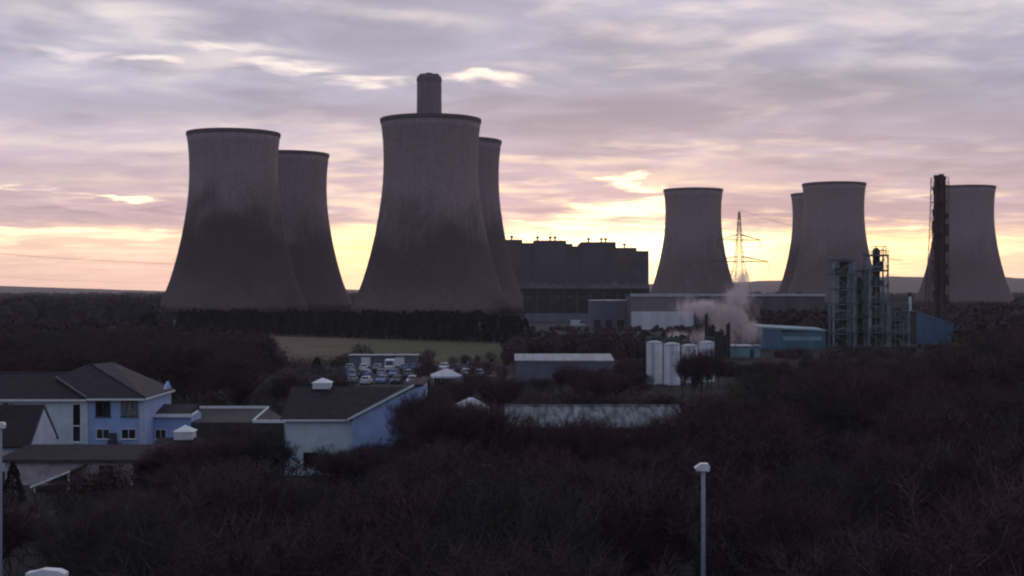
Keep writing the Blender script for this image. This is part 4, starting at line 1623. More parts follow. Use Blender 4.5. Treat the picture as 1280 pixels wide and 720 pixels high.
def bare_tree_proto(seed, h, spread, leaves=0.0, up=0.55, twigs=4600):
    """unit winter tree: (trunk mesh builder, crown mesh builder, leaf builder)"""
    rnd = random.Random(seed)
    tr, cr, lf = MB(), MB(), MB()
    tips = []

    def grow(p, d, ln, r, lvl):
        segs = 3 if lvl < 2 else 2
        mbx = tr if lvl < 2 else cr
        q = p
        sides = (7, 5, 4, 3, 3)[min(lvl, 4)]
        for s in range(segs):
            d2 = (d + rand_dir(rnd) * (0.10 + 0.07 * lvl) + Vector((0, 0, 0.05 * up))).normalized()
            q2 = q + d2 * (ln / segs)
            ra, rb = r * (1 - 0.42 * s / segs), r * (1 - 0.42 * (s + 1) / segs)
            mbx.tube(q, q2, ra, rb, sides, cap=False)
            if lvl >= 1 or s > 0:
                for _ in range(1 if lvl else 2):
                    if lvl < 4 and rnd.random() < 0.75:
                        side = rand_dir(rnd)
                        nd = (d2 * 0.55 + side * 0.8 + Vector((0, 0, up * 0.45))).normalized()
                        grow(q2, nd, ln * rnd.uniform(0.5, 0.72), rb * 0.62, lvl + 1)
            q, d = q2, d2
        if lvl >= 4:
            tips.append((q, d))
            return
        kids = (5, 3, 3, 2)[lvl]
        for k in range(kids):
            a = 2 * math.pi * (k + rnd.random() * 0.8) / kids
            side = Vector((math.cos(a), math.sin(a), rnd.uniform(-0.1, 0.4)))
            nd = (d * (0.75 if lvl else 0.85) + side * spread * rnd.uniform(0.6, 1.1) + Vector((0, 0, up * 0.25))).normalized()
            grow(q, nd, ln * rnd.uniform(0.58, 0.82) * (1.0 if lvl else 1.1), r * 0.52, lvl + 1)
    grow(Vector((0, 0, -0.1)), Vector((rnd.uniform(-0.05, 0.05), rnd.uniform(-0.05, 0.05), 1)).normalized(), h * 0.20, h * 0.0135, 0)
    per = max(1, int(twigs / max(1, len(tips))))
    for q, d in tips:
        for k in range(per):
            nd = (d * 0.6 + rand_dir(rnd) * 0.8 + Vector((0, 0, up * 0.5))).normalized()
            ln = h * rnd.uniform(0.035, 0.09)
            o = q - d * rnd.uniform(0, h * 0.05)
            e = o + nd * ln
            w = nd.orthogonal().normalized() * h * 0.0012
            w2 = nd.cross(w)
            i = len(cr.v)
            cr.v += [tuple(o + w), tuple(o - w * 0.5 + w2 * 0.87), tuple(o - w * 0.5 - w2 * 0.87), tuple(e)]
            cr.f += [(i, i + 1, i + 3), (i + 1, i + 2, i + 3), (i + 2, i, i + 3)]
            if leaves and rnd.random() < leaves:
                c = o.lerp(e, rnd.random())
                a = rand_dir(rnd) * h * rnd.uniform(0.004, 0.008)
                b = a.cross(rand_dir(rnd)).normalized() * a.length * 0.8
                i = len(lf.v)
                lf.v += [tuple(c - a), tuple(c + b), tuple(c + a), tuple(c - b)]
                lf.f.append((i, i + 1, i + 2, i + 3))
    # scale so that the crown tops out at h
    top = max([v[2] for v in cr.v])
    k = h / top
    for mbx in (tr, cr, lf):
        mbx.v = [(v[0] * k, v[1] * k, v[2] * k) for v in mbx.v]
    return tr, cr, lf


def evergreen_proto(seed, h, rad, n=2200, blunt=0.6, material='conifer'):
    rnd = random.Random(seed)
    tr, cr = MB(), MB()
    tr.tube((0, 0, -0.1), (0, 0, h * 0.85), h * 0.02, h * 0.005, 6)
    for k in range(14):
        z = h * (0.08 + 0.8 * k / 14)
        a = rnd.uniform(0, 6.28)
        rr = rad * (1 - z / h) ** blunt * 0.7
        tr.tube((0, 0, z), (rr * math.cos(a), rr * math.sin(a), z + 0.04 * h), h * 0.005, h * 0.002, 3, cap=False)
    lob = [(rnd.uniform(0, 6.28), rnd.uniform(0.1, 0.95), rnd.uniform(0.6, 1.25)) for _ in range(26)]
    for k in range(n):
        f = rnd.random() ** 0.85
        z = h * (0.03 + 0.97 * f)
        a = rnd.uniform(0, 6.28)
        g = 1.0
        for la, lz, lr in lob:
            da = math.atan2(math.sin(a - la), math.cos(a - la))
            g += (lr - 1) * math.exp(-(da / 0.5) ** 2 - ((f - lz) / 0.08) ** 2)
        R_ = rad * max(1 - f, 0.0) ** blunt * g * (0.55 + 0.5 * rnd.random() ** 0.5)
        c = Vector((R_ * math.cos(a), R_ * math.sin(a), z))
        out = Vector((math.cos(a), math.sin(a), rnd.uniform(-0.5, 0.6)))
        s = h * rnd.uniform(0.020, 0.040)
        t1 = (out + rand_dir(rnd) * 0.7).normalized() * s
        t2 = t1.cross(rand_dir(rnd)).normalized() * s * 0.5
        i = len(cr.v)
        cr.v += [tuple(c - t1 * 0.6), tuple(c + t2), tuple(c + t1), tuple(c - t2)]
        cr.f.append((i, i + 1, i + 2, i + 3))
    return tr, cr


def bush_proto(seed, h, rad, n=1500):
    rnd = random.Random(seed)
    tr, cr = MB(), MB()
    for k in range(9):
        a = rnd.uniform(0, 6.28)
        tr.tube((0, 0, -0.05), (rad * 0.6 * math.cos(a), rad * 0.6 * math.sin(a), h * rnd.uniform(0.5, 0.9)), h * 0.016, h * 0.005, 4, cap=False)
    lobes = [(Vector((rnd.uniform(-0.5, 0.5) * rad, rnd.uniform(-0.5, 0.5) * rad, h * rnd.uniform(0.12, 0.66))), rnd.uniform(0.30, 0.55)) for _ in range(12)]
    for k in range(n):
        c0, lr = rnd.choice(lobes)
        dd = rand_dir(rnd)
        dd = Vector((dd.x * rad, dd.y * rad, dd.z * h * 0.6)) * lr * (0.6 + 0.5 * rnd.random())
        c = c0 + dd
        if c.z < 0.05:
            c.z = abs(c.z) + 0.05
        a = rand_dir(rnd) * h * rnd.uniform(0.015, 0.035)
        b = a.cross(rand_dir(rnd)).normalized() * a.length * 0.7
        i = len(cr.v)
        cr.v += [tuple(c - a), tuple(c + b), tuple(c + a), tuple(c - b)]
        cr.f.append((i, i + 1, i + 2, i + 3))
    return tr, cr


PROTO = {}
for i, (sd, sp, lv, up, tw, lm) in enumerate(((1, 0.75, 0.0, 0.5, 'twig', None), (2, 0.60, 0.0, 0.8, 'twig_red', None), (3, 0.85, 0.10, 0.4, 'twig', 'leaf_brown'),
                                              (4, 0.65, 0.0, 0.7, 'twig_olive', None), (5, 0.95, 0.0, 0.35, 'twig_red', None), (6, 0.7, 0.16, 0.6, 'twig_olive', 'leaf_olive'), (7, 0.5, 0.0, 1.0, 'twig_purple', None))):
    a, b, c = bare_tree_proto(sd, 10.0, sp, lv, up)
    PROTO['bare', i] = (a.mesh('trunk', 'bark_birch' if i == 6 else 'bark' if i % 3 else 'bark_pale'), b.mesh('crown', tw), c.mesh('dead_leaves', lm) if lm else None)
for i in range(4):
    a, b = evergreen_proto(20 + i, 10.0, (2.6, 3.1, 2.3, 3.4)[i], blunt=(0.55, 0.45, 0.7, 0.4)[i])
    PROTO['ever', i] = (a.mesh('trunk', 'bark'), b.mesh('crown', 'conifer' if i % 2 else 'conifer2'), None)
for i, lm in enumerate(('leaf_olive', 'conifer2', 'twig_red', 'leaf_brown', 'ivy')):
    a, b = bush_proto(40 + i, 4.0, 2.8)
    PROTO['bush', i] = (a.mesh('trunk', 'bark'), b.mesh('crown', lm), None)


def plant(kind, i, x, y, h, rz, name, label, cat, group, sx=1.0):
    me = PROTO[kind, i]
    base = 4.0 if kind == 'bush' else 10.0
    t = link(name, None, None, (x, y, 0), rz, label, cat, group)
    s = h / base
    t.scale = (s * sx, s * sx, s)
    link('trunk', me[0], t)
    link('crown', me[1], t)
    if me[2]:
        link('dead_leaves', me[2], t)
    return t


def interp(tab, u):
    if u <= tab[0][0]:
        return tab[0][1]
    for (a, va), (b, vb) in zip(tab[:-1], tab[1:]):
        if u <= b:
            return va + (vb - va) * (u - a) / (b - a)
    return tab[-1][1]


# upper outline of the near wood, and of the wood behind the houses, in photo pixels
S1 = [(0, 612), (150, 606), (175, 578), (250, 566), (300, 548), (350, 540), (358, 596), (398, 600), (404, 566), (432, 562), (470, 556), (512, 530), (534, 500), (600, 520), (628, 546),
      (862, 547), (880, 492), (950, 458), (1030, 446), (1100, 442), (1150, 436), (1210, 425), (1280, 408)]
S2 = [(0, 396), (170, 396), (230, 404), (275, 418), (330, 424), (352, 440), (370, 458), (425, 486), (520, 486), (535, 452), (545, 482), (620, 470), (640, 455), (800, 452), (806, 492), (895, 492),
      (940, 452), (1040, 444), (1130, 440), (1150, 434), (1200, 424), (1240, 396), (1280, 392)]
# footprints kept clear (x0, x1, y0, y1)
CLEAR = [(-64, -34, 114, 156), (-42, -29, 144, 166), (-24, 0, 121, 137), (-2, 18.5, 126.5, 145), (-48, 0, 224, 300), (0, 20, 248, 261), (24, 38, 240, 256), (0, 7, 99, 105),
         (46, 64, 330, 348), (68, 90, 383, 400), (92, 122, 396, 416), (124, 144, 422, 440), (-9, -3, 165, 173), (-34, -28, 124, 132), (-45, -35, 290, 297), (128, 142, 514, 528)]


def blocked(x, y, m=1.0):
    for a, b, c, d in CLEAR:
        if a - m < x < b + m and c - m < y < d + m:
            return True
    return False


ORD_ALL = ORD + ['eleventh', 'twelfth', 'thirteenth', 'fourteenth', 'fifteenth', 'sixteenth', 'seventeenth', 'eighteenth', 'nineteenth', 'twentieth', 'twenty-first', 'twenty-second',
                 'twenty-third', 'twenty-fourth', 'twenty-fifth', 'twenty-sixth', 'twenty-seventh', 'twenty-eighth']
NEAR_A = [(130, 'large house'), (250, 'low blue wing'), (355, 'flat-roofed block'), (440, 'cream wall'), (540, 'blue gable'), (635, 'half-hidden gazebo'), (750, 'left half of long shed'),
          (862, 'right half of long shed'), (950, 'pump house'), (1045, 'teal shed'), (1140, 'process frames'), (1215, 'blue shed'), (1500, 'rightmost tower')]
FAR_A = [(110, 'cream wing'), (230, 'blue block'), (380, 'flat-roofed block'), (520, 'blue gable'), (640, 'half-hidden gazebo'), (760, 'long shed'), (865, 'lamp post')]
LOOK = {0: 'bare brown', 1: 'bare reddish', 2: 'brown-leaved', 3: 'bare olive', 4: 'spreading reddish', 5: 'yellow-leaved', 6: 'pale-barked birch'}
BLOOK = {1: 'dark', 2: 'reddish', 3: 'brown', 4: 'ivy-clad'}


def describe(kind, proto, u, D, h):
    look = LOOK[proto] if kind == 'bare' else BLOOK[proto]
    noun = 'tree' if kind == 'bare' else 'bush'
    size = ('tall ' if h > 9 else 'low ' if h < 5.5 else '') if kind == 'bare' else ''
    if D < 166:
        anchor = next(n for lim, n in NEAR_A if u < lim)
        rank = 'front rank' if D < 75 else 'middle rank' if D < 105 else 'rear rank'
        if proto == 6:
            noun = 'tree'
        return '%s%s %s, %s below the %s' % (size, look, noun, rank, anchor), 'trees and bushes of the near wood'
    if u < 865:
        anchor = next(n for lim, n in FAR_A if u < lim)
        rank = 'just beyond' if D < 230 else 'far beyond'
        return '%s%s %s %s the %s' % (size, look, noun, rank, anchor), 'trees and bushes behind the houses and sheds'
    anchor = next(n for lim, n in NEAR_A if u < lim)
    rank = 'lower slope' if D < 215 else 'upper slope' if D < 275 else 'top edge'
    return '%s%s %s, %s before the %s' % (size, look, noun, rank, anchor), 'trees and bushes on the slope before the works'


POLES = [(1.5, 72.0), (879, 54.0)]


def scatter():
    rnd = random.Random(99)
    items = []
    cells = {}

    def near(x, y, r):
        cx_, cy_ = int(x // 8), int(y // 8)
        for i in range(cx_ - 1, cx_ + 2):
            for j in range(cy_ - 1, cy_ + 2):
                for (a, b) in cells.get((i, j), ()):
                    if (a - x) ** 2 + (b - y) ** 2 < r * r:
                        return True
        return False

    def add(u, D, h, kinds, sx=1.0, kind='bare'):
        for pu, pd in POLES:
            if D < pd and abs(u - pu) / F * D < 0.52 * h and h > ZV(722, D):
                return
        x = XU(u, D)
        cells.setdefault((int(x // 8), int(D // 8)), []).append((x, D))
        items.append([kind, rnd.choice(kinds), u, D, h, sx, rnd.uniform(0, 6.28)])

    def put(u, D, v, kinds=(0, 1, 3, 4), sx=1.0):
        h = ZV(v, D)
        if blocked(XU(u, D), D, 0.3) or h < 1.2:
            return
        if h < 4.0:
            add(u, D, h, (1, 2, 3, 2), 1.1, 'bush')
        else:
            add(u, D, h, kinds, sx if h > 5 else sx * 1.3)
    # trees that stand before the buildings and cross them
    for u in range(538, 628, 10):
        v = interp([(530, 500), (545, 488), (560, 484), (600, 490), (628, 512)], u)
        put(u + rnd.uniform(-3, 3), rnd.uniform(103, 119), v + rnd.uniform(-4, 8), (0, 1, 4), 0.9)
    for u in range(636, 866, 17):
        put(u + rnd.uniform(-5, 5), rnd.uniform(106, 124), rnd.uniform(524, 548), (0, 1, 4), 0.9)
    for u in range(640, 870, 13):
        put(u + rnd.uniform(-6, 6), rnd.uniform(100, 122), rnd.uniform(508, 530), (1, 3, 1), 0.55)
    for u, v in ((519, 484), (525, 478), (531, 482), (537, 480), (543, 486)):
        put(u, rnd.uniform(112, 119), v, (1, 0), 0.62)
    for u, v in ((348, 540), (352, 556), (408, 552)):
        put(u, rnd.uniform(112, 119), v, (1, 3), 0.7)
    for u, v in ((212, 546), (222, 550), (233, 544)):
        put(u, rnd.uniform(118, 123), v, (1, 3), 0.6)
    for u, v in ((846, 512), (858, 500), (868, 496), (634, 510), (648, 518), (702, 518), (745, 512)):
        put(u, rnd.uniform(110, 123), v, (0, 1, 4), 1.1)
    for u, v in ((853, 434), (864, 428), (876, 430), (889, 428), (898, 436), (858, 442), (870, 446), (884, 440)):
        put(u, rnd.uniform(200, 236), v, (1, 3), 0.62)
    for u in range(650, 800, 13):
        put(u + rnd.uniform(-4, 4), rnd.uniform(200, 244), rnd.uniform(452, 466) if u > 690 else 470, (0, 1, 4))
    for u in range(246, 360, 10):
        put(u + rnd.uniform(-3, 3), rnd.uniform(112, 140), rnd.uniform(522, 545), (0, 1, 3, 4), 1.1)
    for u in range(404, 500, 10):
        put(u + rnd.uniform(-3, 3), rnd.uniform(108, 119), interp([(404, 546), (440, 546), (470, 536), (500, 522)], u) + rnd.uniform(8, 22), (0, 1, 4), 0.7)
    for u in (204, 215, 228, 240):
        put(u, rnd.uniform(116, 122), rnd.uniform(548, 560), (1, 4))
    for u in range(528, 640, 12):
        put(u + rnd.uniform(-4, 4), rnd.uniform(176, 220), rnd.uniform(462, 480), (1, 4, 2))
    for u in range(640, 905, 12):
        put(u + rnd.uniform(-4, 4), rnd.uniform(150, 196), rnd.uniform(484, 505), (0, 1, 4, 3), 1.2)
    for u in range(248, 352, 9):
        put(u + rnd.uniform(-4, 4), rnd.uniform(296, 330), interp([(248, 408), (300, 418), (330, 420), (352, 438)], u) + rnd.uniform(-3, 8), (0, 3, 4), 1.1)
    for u in range(352, 440, 9):
        put(u + rnd.uniform(-4, 4), rnd.uniform(302, 322), rnd.uniform(442, 454), (0, 1, 3), 1.7)
    for u in range(440, 650, 9):
        put(u + rnd.uniform(-5, 5), rnd.uniform(306, 324), rnd.uniform(434, 450), (1, 4, 3), 1.1)
    for u in range(346, 436, 8):
        put(u + rnd.uniform(-4, 4), rnd.uniform(180, 222), rnd.uniform(462, 484), (0, 1, 3, 4), 1.1)
    for u, D, v in ((452, 255, 462), (478, 256, 466), (505, 254, 458), (524, 252, 452), (536, 270, 448), (548, 256, 456), (570, 275, 450), (592, 256, 456), (612, 268, 448), (628, 250, 452),
                    (492, 275, 456), (468, 275, 458), (515, 238, 470), (530, 236, 462)):
        items.append(['bush', rnd.choice((2, 3, 2)), u, D, ZV(v, D), 0.9, rnd.uniform(0, 6.28)])
    # birches and ivy-clad trees among the others
    for u, D, v in ((1026, 74, 560), (1048, 92, 520), (1180, 110, 500), (905, 88, 545), (715, 84, 575), (560, 90, 560), (290, 84, 590), (120, 78, 630), (1240, 80, 560), (980, 130, 470), (440, 78, 610)):
        add(u, D, ZV(v, D), (6,), 1.0)
    for u, D, v in ((1110, 96, 540), (930, 70, 600), (640, 96, 580), (500, 84, 590), (335, 100, 560), (185, 92, 600), (1150, 70, 610), (1255, 120, 470), (785, 78, 612), (60, 84, 640), (1010, 150, 462)):
        add(u, D, ZV(v, D), (4,), 0.55, 'bush')
    # near wood
    counts = 0
    for _ in range(9000):
        D = math.sqrt(rnd.uniform(44 ** 2, 165 ** 2))
        u = rnd.uniform(-70, 1350)
        x = XU(u, D)
        if blocked(x, D, 1.2) or near(x, D, 5.6 if D < 100 else 6.6):
            continue
        s = max(interp(S1, u - 14), interp(S1, u), interp(S1, u + 14)) + rnd.uniform(-4, 24 if D < 120 else 12)
        hmax = CAMZ - (s - 362) * D / F
        if CAMZ - (724 - 362) * D / F > hmax:
            continue
        if 630 < u < 750 and 55 < D < 99 and rnd.random() < 0.7:
            continue
        h = min(hmax, rnd.uniform(8.5, 12.0))
        if h < 1.3:
            continue
        if h < 3.8:
            add(u, D, h, (2, 3, 1, 2), 1.4, 'bush')
        else:
            add(u, D, h, (0, 1, 2, 3, 4, 0, 1, 4), 1.12 if h > 6 else 1.35)
        counts += 1
        if counts > 235:
            break
    # behind the houses and up the right-hand slope
    c2 = 0
    for _ in range(9000):
        D = math.sqrt(rnd.uniform(166 ** 2, 310 ** 2))
        u = rnd.uniform(-30, 1310)
        x = XU(u, D)
        if blocked(x, D, 1.5) or near(x, D, 9.6):
            continue
        if 250 < u < 640 and D > 235:
            if not (u < 360 and D < 300):
                continue
        s = max(interp(S2, u - 10), interp(S2, u), interp(S2, u + 10)) + rnd.uniform(-4, 14)
        h = min(CAMZ - (s - 362) * D / F, rnd.uniform(8.0, 12.5))
        if h < 1.4:
            continue
        if h < 4.2:
            add(u, D, h, (1, 2, 3), 1.4, 'bush')
        else:
            add(u, D, h, (0, 1, 2, 3, 4, 5), 1.2 if h > 6 else 1.4)
        c2 += 1
        if c2 > 170:
            break
    by = {}
    for it in items:
        lab, grp = describe(it[0], it[1], it[2], it[3], it[4])
        by.setdefault((lab, grp), []).append(it)
    for (lab, grp), its in by.items():
        its.sort(key=lambda q: q[2])
        for k, (kind, pr, u, D, h, sx, rz) in enumerate(its):
            l2 = lab if len(its) == 1 else lab + ', ' + ORD_ALL[k] + ' from left'
            plant(kind, pr, XU(u, D), D, h, rz, 'bare_tree' if kind == 'bare' else 'bare_bush', l2, 'tree' if kind == 'bare' else 'bush', grp, sx)
    print('trees', counts, c2, len(items), max(len(q) for q in by.values()))


scatter()

# conifer row in front of the towers
rnd = random.Random(12)
for row in range(2):
    n = 26
    for k in range(n):
        f = (k + 0.5 * row) / (n - 1)
        u = 226 + (648 - 226) * f
        D = 530 + (430 - 530) * f + 4.5 * row
        v = 386 + 4 * f + rnd.uniform(-1.5, 3.0)
        if u > 600:
            v += 6
        h = ZV(v, D)
        plant('ever', rnd.randrange(4), XU(u, D), D, h, rnd.uniform(0, 6.28), 'conifer_tree',
              '%s evergreen from left in the %s line of the conifer row before the towers' % (ORD_ALL[k], 'near' if row == 0 else 'rear'), 'tree',
              'evergreens in the row before the towers', 1.35)
SINGLES = [('ever', 1, 186, 420, 391, 'conifer_tree', 'broad black evergreen standing left of the conifer row', 1.5),
           ('ever', 3, 636, 395, 398, 'conifer_tree', 'black evergreen at the right end of the conifer row', 0.9),
           ('ever', 2, 16, 108, 578, 'conifer_tree', 'small dark evergreen before the pinkish wall at left', 1.3),
           ('ever', 0, 396, 290, 446, 'conifer_tree', 'dark evergreen beyond the roof cupola, left of a pair', 1.7),
           ('ever', 3, 418, 296, 450, 'conifer_tree', 'dark evergreen beyond the roof cupola, right of a pair', 1.7),
           ('bush', 0, 1197, 300, 416, 'olive_bush', 'yellowish olive bush below the blue clad shed', 1.15),
           ('bush', 0, 925, 190, 470, 'olive_bush', 'olive bush in the wood right of the storage tanks', 0.9),
           ('bush', 1, 458, 318, 424, 'round_bush', 'dark rounded bush at the near edge of the field', 1.1),
           ('bush', 1, 318, 300, 420, 'round_bush', 'broad dark rounded bush at the left end of the field', 1.7),
           ('bush', 2, 350, 297, 438, 'round_bush', 'reddish bush right of the broad bush by the field', 1.1),
           ('bush', 2, 540, 236, 452, 'round_bush', 'reddish bush beside the white gazebo by the car park', 1.0),
           ('bush', 2, 531, 275, 446, 'round_bush', 'reddish bush at the right end of the lock-ups', 1.3),
           ('bush', 3, 585, 240, 456, 'round_bush', 'brown bush right of the white gazebo by the car park', 1.2),
           ('bush', 2, 600, 275, 446, 'round_bush', 'reddish bush behind the right end of the car rows', 1.5),
           ('bush', 3, 118, 111, 580, 'round_bush', 'reddish brown bush growing over the pinkish wall at left', 1.6),
           ('bush', 2, 80, 110, 598, 'round_bush', 'dark red bush before the porch of the pinkish wall', 1.5),
           ('bush', 2, 140, 112, 576, 'round_bush', 'red-brown bush at the right end of the pinkish wall', 1.5),
           ('bush', 3, 100, 113, 594, 'round_bush', 'low brown bush before the middle of the pinkish wall', 1.7),
           ('bush', 1, 154, 139.2, 546, 'round_bush', 'small dark shrub under the windows of the blue block', 0.9)]
for kind, pr, u, D, v, nm, lab, sx in SINGLES:
    plant(kind, pr, XU(u, D), D, ZV(v, D), u * 0.7, nm, lab, 'tree' if kind == 'ever' else 'bush', None, sx)


# masses: scrub on the floor of the wood, mid woods and far woods
def mass(name, label, material, pts, kind='twig', seed=1):
    """pts: (x, y, h, w, n) - one tangled clump each"""
    rnd = random.Random(seed)
    m = MB()
    for (x, y, h, w, n) in pts:
        for k in range(n):
            if kind == 'twig':
                o = Vector((x + rnd.gauss(0, w * 0.35), y + rnd.gauss(0, w * 0.35), rnd.uniform(0, h * 0.55)))
                d = (rand_dir(rnd) + Vector((0, 0, 0.7))).normalized() * h * rnd.uniform(0.25, 0.6)
                s = d.orthogonal().normalized() * rnd.uniform(0.015, 0.04) * (1 + h * 0.1)
                i = len(m.v)
                m.v += [tuple(o - s), tuple(o + s), tuple(o + d)]
                m.f.append((i, i + 1, i + 2))
            else:
                if k == 0:
                    i = len(m.v)
                    for (fr, fz) in ((0.50, 0.0), (0.46, 0.45), (0.30, 0.72), (0.08, 0.86)):
                        for q in range(6):
                            an = q * math.pi / 3 + x
                            rr = w * fr * rnd.uniform(0.7, 1.05)
                            m.v.append((x + rr * math.cos(an), y + rr * math.sin(an), h * fz * rnd.uniform(0.9, 1.1)))
                    for j in range(3):
                        for q in range(6):
                            m.f.append((i + j * 6 + q, i + j * 6 + (q + 1) % 6, i + j * 6 + 6 + (q + 1) % 6, i + j * 6 + 6 + q))
                dd = rand_dir(rnd) * (0.6 + 0.4 * rnd.random())
                c = Vector((x + dd.x * w * 0.5, y + dd.y * w * 0.5, h * 0.55 + dd.z * h * 0.45))
                a = rand_dir(rnd) * h * rnd.uniform(0.035, 0.075)
                b = a.cross(rand_dir(rnd)).normalized() * a.length * 0.8
                i = len(m.v)
                m.v += [tuple(c - a), tuple(c + b), tuple(c + a), tuple(c - b)]
                m.f.append((i, i + 1, i + 2, i + 3))
    m.build(name, material, label=label, cat=None, kind='stuff')


def masses():
    rnd = random.Random(31)
    pts = []
    for _ in range(5200):
        D = math.sqrt(rnd.uniform(46 ** 2, 300 ** 2))
        u = rnd.uniform(-220, 1520)
        x = XU(u, D)
        if blocked(x, D, 0.6):
            continue
        s = interp(S1 if D < 166 else S2, u)
        h = min(rnd.uniform(1.2, 3.4), CAMZ - (s + 4 - 362) * D / F)
        if h < 0.5 or (250 < u < 640 and D > 235):
            continue
        pts.append((x, D, h, rnd.uniform(2.5, 5), 30))
    for _ in range(2200):
        D = rnd.uniform(168, 400)
        u = rnd.uniform(640, 1150)
        x = XU(u, D)
        if blocked(x, D, 0.4):
            continue
        h = rnd.uniform(0.9, 2.4)
        if 800 < u < 900 and D < 245:
            h = min(h, max(0.5, ZV(478, D)))
        pts.append((x, D, h, rnd.uniform(2.5, 5), 22))
    for _ in range(420):
        D = rnd.uniform(200, 318)
        u = rnd.uniform(325, 438)
        pts.append((XU(u, D), D, rnd.uniform(1.0, 2.6), rnd.uniform(2.5, 5), 26))
    mass('undergrowth', 'tangled dark scrub on the floor of the wood', 'scrub', pts, 'twig', 2)
    pts = []
    # woods between the near trees and the works / towers
    for _ in range(3600):
        D = rnd.uniform(262, 560) if rnd.random() < 0.6 else rnd.uniform(262, 420)
        u = rnd.uniform(-40, 1330) if rnd.random() < 0.5 else rnd.uniform(640, 1140)
        x = XU(u, D)
        if blocked(x, D, 1.5) or (212 + (D - 300) * 0.05 if D > 505 else 330) < u < 645 and D > 300 or (D < 330 and not 640 < u < 1050) or (-50 < x < 1 and D < 305):
            continue
        if 640 <= u < 860:
            vt = rnd.uniform(416, 436) if 330 < D < 470 else rnd.uniform(446, 466) if D < 330 else rnd.uniform(411, 419)
        elif 860 <= u < 1045:
            vt = rnd.uniform(450, 466) if D < 330 else (rnd.uniform(384, 398) if u > 905 and rnd.random() < 0.5 else rnd.uniform(404, 430)) if D > 410 else rnd.uniform(436, 446)
        elif 1045 <= u < 1140:
            vt = rnd.uniform(408, 425) if D > 425 else rnd.uniform(432, 440)
        elif 1140 <= u < 1205:
            vt = rnd.uniform(395, 405) if D > 445 else rnd.uniform(428, 436)
        elif u >= 1205:
            vt = rnd.uniform(381, 398) if D > 400 else rnd.uniform(396, 420)
        elif u > 200:
            vt = rnd.uniform(404, 418) + (u - 200) * 0.05
        else:
            vt = rnd.uniform(391, 402) if D > 430 else rnd.uniform(398, 416)
        h = min(ZV(vt, D), 13.0)
        if h < 1.5:
            continue
        pts.append((x, D, h, h * rnd.uniform(0.8, 1.2), 130))
    for _ in range(420):
        D = rnd.uniform(440, 1120)
        u = rnd.uniform(1118, 1300)
        x = XU(u, D)
        if blocked(x, D, 1.5):
            continue
        h = min(ZV(rnd.uniform(376, 388) if u > 1180 or D > 650 else rnd.uniform(392, 402), D), 12.0)
        pts.append((x, D, h, h * rnd.uniform(0.9, 1.4), 110))
    mass('middle_wood', 'dark wood between the near trees and the works', 'scrub', pts, 'leaf', 3)
    pts = []
    for _ in range(2800):
        D = 640 + 2800 * rnd.random() ** 1.3
        u = rnd.uniform(-60, 1340)
        if 205 < u < 1270 and D < 1450:
            continue
        h = rnd.uniform(7, 14)
        if ZV(364, D) < h:
            h = max(ZV(364, D), 5) * rnd.uniform(0.85, 1.0)
        pts.append((XU(u, D), D, h, h * rnd.uniform(1.0, 1.7), 75))
    mass('far_wood', 'hazy far woods below the horizon', 'far_wood', pts, 'leaf', 4)
    # scrub along the foot of the halls
    pts = []
    for _ in range(130):
        D = rnd.uniform(540, 572)
        u = rnd.uniform(660, 1040)
        h = rnd.uniform(1.0, 2.6) if u < 880 else rnd.uniform(1.5, 6.0)
        pts.append((XU(u, D), D, h, h * 1.2, 60))
    mass('yard_scrub', 'scrub along the foot of the warehouse', 'scrub', pts, 'leaf', 5)


masses()


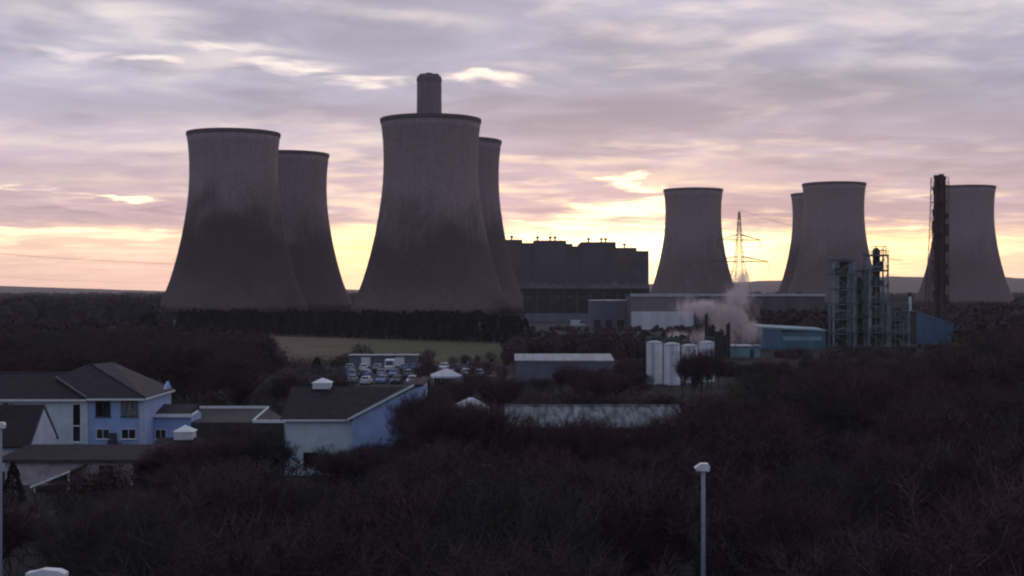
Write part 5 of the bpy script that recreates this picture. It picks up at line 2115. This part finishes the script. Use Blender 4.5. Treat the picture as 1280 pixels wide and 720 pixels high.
# ------------------------------------------------------------------ steam and haze
def steam():
    D = 352.0
    cx = XU(905, D)
    x0, x1 = XU(838, D) - cx, XU(962, D) - cx
    z0, z1 = ZV(444, D), ZV(330, D)
    MBx = MB().box(x0, x1, 0, 16, z0, z1)
    m = bpy.data.materials.new('steam_vapour')
    m.use_nodes = True
    t = m.node_tree
    t.nodes.clear()
    w = NT(t)
    out = t.nodes.new('ShaderNodeOutputMaterial')
    vol = t.nodes.new('ShaderNodeVolumePrincipled')
    tc = t.nodes.new('ShaderNodeTexCoord')
    o = tc.outputs['Object']
    x, y, z = w.sep(o)
    n = w.noise(w.vm('MULTIPLY', o, (1.0, 1.0, 0.6)), 0.34, 6, 0.62, 1.0)
    nb = w.noise(w.vm('ADD', o, (7.0, 3.0, 1.0)), 0.12, 2, 0.5)
    px = w.m('ADD', x, w.m('MULTIPLY', w.m('SUBTRACT', nb, 0.5), 7.0))
    yy = w.m('DIVIDE', w.m('SUBTRACT', y, 8.0), 5.5)
    dens = None
    for (u, v, su, sv, a) in ((900, 425, 30, 18, 1.0), (920, 398, 26, 24, 1.1), (926, 372, 17, 18, 0.95), (930, 352, 12, 15, 0.85), (886, 386, 30, 14, 1.0), (858, 424, 26, 11, 0.9), (940, 415, 17, 18, 0.95)):
        gx = w.m('DIVIDE', w.m('SUBTRACT', px, XU(u, D) - cx), su / F * D)
        gz = w.m('DIVIDE', w.m('SUBTRACT', z, ZV(v, D)), sv / F * D)
        r2 = w.m('ADD', w.m('ADD', w.m('MULTIPLY', gx, gx), w.m('MULTIPLY', gz, gz)), w.m('MULTIPLY', yy, yy))
        g = w.m('MULTIPLY', w.m('EXPONENT', w.m('MULTIPLY', r2, -1.0)), a)
        dens = g if dens is None else w.m('MAXIMUM', dens, g)
    dens = w.m('MULTIPLY', w.smooth(w.m('ADD', dens, w.m('MULTIPLY', w.m('SUBTRACT', n, 0.5), 2.4)), 0.30, 1.10), 0.48)
    vol.inputs['Color'].default_value = (1.0, 0.85, 0.85, 1)
    t.links.new(dens, vol.inputs['Density'])
    vol.inputs['Anisotropy'].default_value = 0.2
    t.links.new(vol.outputs[0], out.inputs['Volume'])
    MBx.build('steam', m, None, loc=(cx, D, 0), kind='stuff', label='pinkish steam drifting up from the works')


steam()


def haze():
    m = bpy.data.materials.new('haze_air')
    m.use_nodes = True
    t = m.node_tree
    t.nodes.clear()
    out = t.nodes.new('ShaderNodeOutputMaterial')
    vol = t.nodes.new('ShaderNodeVolumePrincipled')
    vol.inputs['Color'].default_value = (1.0, 0.90, 0.97, 1)
    vol.inputs['Density'].default_value = 0.00007
    vol.inputs['Anisotropy'].default_value = 0.35
    t.links.new(vol.outputs[0], out.inputs['Volume'])
    MB().box(-9100, 9100, -9100, 9100, -1.0, 215.0).build('haze', m, kind='stuff', label='thin dawn haze over the whole plain')


haze()
